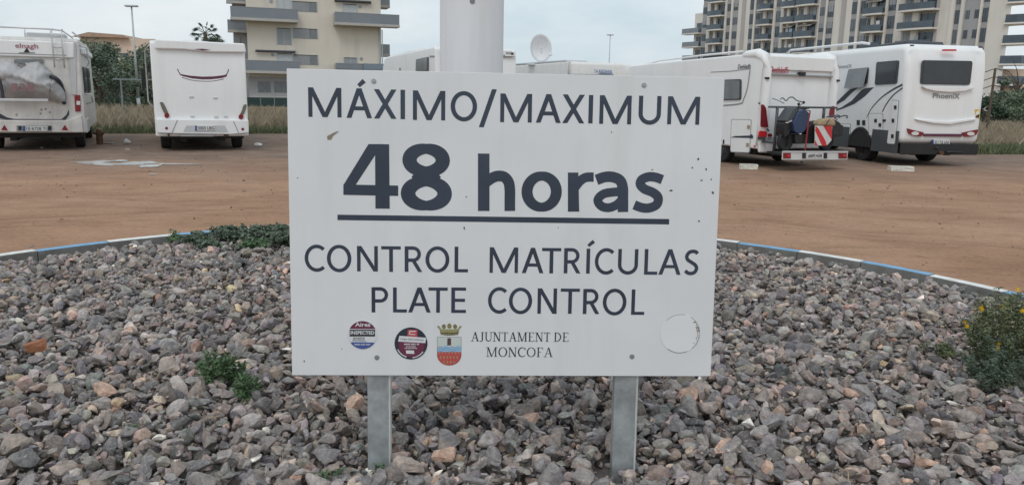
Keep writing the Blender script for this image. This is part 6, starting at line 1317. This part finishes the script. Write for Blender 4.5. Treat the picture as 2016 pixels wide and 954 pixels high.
# shelter among the trees on the left
p = gp(278, 232); Ys = 36; p = aty(272, 158, Ys); shl = empty('pergola', (p[0], Ys, 0), 0, 'pale flat pergola frame among the trees behind the left lamp post', 'pergola')
h_ = p[2]
for x in (-.8, .7): mb = MB(); mb.box(x-.03, x+.03, -.03, .03, 0, h_); mb.build('post', 'fencep', shl)
for y in (-.3, .3): mb = MB(); mb.box(-1.0, 1.0, y-.03, y+.03, h_, h_ + .06); mb.build('beam', 'fencep', shl)
# weeds growing in the gravel
def weed(px, py, w_, h_, n, leaf, m, label, name='weed', flowers=0, stems=10, asp=.5, cat='weed', depth=None):
    p = gp(px, py, .1); z = float(zgrav(p[0], p[1])) if np.hypot(p[0]-ISL[0], p[1]-ISL[1]) < ISR - .1 else .02; p = gp(px, py, z + .03); z = min(z + .06, max(z, float(HM[int((p[1]-GY0)/CELL), int((p[0]-GX0)/CELL)]) - .035)) if (2 < p[1] < 8 and abs(p[0]) < 5) else z
    v = empty(name, (p[0], p[1], z), 0, label, cat, 'weeds in the gravel island'); D_ = depth or w_
    tips = []; mb = MB()
    for k in range(stems):
        a = rng.uniform(0, 6.28); r = math.sqrt(rng.uniform(0, 1)); b0 = np.array([r*.55*w_*math.cos(a), r*.55*D_*math.sin(a), .0]); tp_ = np.array([r*w_*math.cos(a), r*D_*math.sin(a), h_*(1.0-.45*r*r)*rng.uniform(.7, 1.05)]); md = (b0*1.0+tp_)/2 + np.array([0, 0, h_*.08])
        mb.tube([b0, md, tp_], [leaf*.06, leaf*.05, leaf*.03], 5); tips.append((b0, md, tp_))
    tag(mb.build('stem', 'leaf_bush', v), kind='stuff')
    def fn(n_):
        i = rng.integers(0, len(tips), n_); t_ = rng.uniform(.08, 1.0, n_)**.8; b_ = np.array([t[0] for t in tips])[i]; md = np.array([t[1] for t in tips])[i]; tp_ = np.array([t[2] for t in tips])[i]; t2 = t_[:, None]
        return (1-t2)**2*b_ + 2*t2*(1-t2)*md + t2*t2*tp_ + rng.normal(scale=leaf*.5, size=(n_, 3))*[1, 1, .5] + [0, 0, leaf*.25]
    V, F = leaves(n, fn, leaf, asp); npmesh('foliage', V, F, m, v)
    for k in range(flowers):
        t_ = tips[rng.integers(0, len(tips))][2]; c_ = t_ + rng.normal(scale=leaf*.6, size=3); f_ = MB()
        for j in range(7): a = j*6.28/7; f_.add([c_, c_ + [.009*math.cos(a-.35), -.004, .009*math.sin(a-.35)], c_ + [.014*math.cos(a), -.006, .014*math.sin(a)], c_ + [.009*math.cos(a+.35), -.004, .009*math.sin(a+.35)]], [(0, 1, 2, 3)])
        f_.lathe([(.006, -.006), (.005, -.008)], tuple(c_), 'y', 6); f_.build('flower', 'flower', v)
    return v
weed(425, 756, .075, .165, 760, .022, 'leaf_weed', 'leafy green weed, tallest of the clump left of the sign', stems=13)
weed(462, 742, .05, .13, 420, .02, 'leaf_weed', 'slim green weed behind the clump left of the sign', stems=8)
weed(492, 790, .062, .135, 540, .021, 'leaf_weed', 'green weed nearest the left edge of the sign board', stems=10)
weed(470, 476, .48, .15, 4600, .04, 'leaf_dark', 'wide dark green creeping weed along the kerb left of the sign', stems=60, asp=.75, depth=.5)
weed(550, 478, .36, .16, 3000, .04, 'leaf_dark', 'dark green creeping weed at the left edge of the sign', stems=44, asp=.75, depth=.45)
weed(500, 492, .14, .1, 600, .03, 'leaf_weed', 'small green creeper in front of the wide kerb weed', stems=18, asp=.7)
weed(352, 478, .13, .14, 420, .035, 'leaf_weed', 'small upright weed by the blue kerb stone on the left', stems=10, asp=.5)
weed(302, 488, .05, .05, 90, .025, 'leaf_weed', 'tiny weed near the white kerb stone on the left', stems=6)
weed(2000, 748, .28, .56, 7500, .025, 'leaf_bush', 'tall bush with yellow flowers at the right edge of the gravel', 'flowering_bush', flowers=18, stems=70, asp=.32, cat='bush', depth=.2)
weed(1962, 760, .18, .3, 2600, .021, 'leaf_dark', 'lower dark part of the growth in front of the flowering bush', 'flowering_bush', flowers=6, stems=40, asp=.4, cat='bush', depth=.12)
weed(1845, 690, .13, .07, 420, .02, 'leaf_bush', 'flat dark weed between stones left of the flowering bush', stems=26)
weed(745, 938, .03, .075, 110, .016, 'leaf_weed', 'thin weed growing at the foot of the left sign post', stems=7)
weed(662, 935, .022, .05, 80, .016, 'leaf_weed', 'small bright green sprig left of the left sign post', stems=6); weed(625, 950, .03, .04, 80, .018, 'leaf_weed', 'low green sprig at the bottom edge left of the posts', stems=6)
weed(262, 848, .02, .04, 50, .016, 'leaf_weed', 'tiny green sprig among the stones below the terracotta lump', stems=5); weed(45, 910, .025, .035, 50, .016, 'leaf_weed', 'tiny green sprig in the lower left corner', stems=5)
# dry twigs lying on the stones
tw = MB()
for k in range(26):
    x, y = rng.uniform(-3, 3), rng.uniform(2.4, 6); z = float(zgrav(x, y)) + .055; a = rng.uniform(0, 6.28); l_ = rng.uniform(.05, .16); tw.tube([(x, y, z), (x + l_*.5*math.cos(a), y + l_*.5*math.sin(a), z + rng.uniform(0, .03)), (x + l_*math.cos(a+.3), y + l_*math.sin(a+.3), z - .01)], .0022, 5)
tag(tw.build('dry_twigs', 'bag'), 'thin dry twigs scattered over the gravel', 'twigs', kind='stuff')
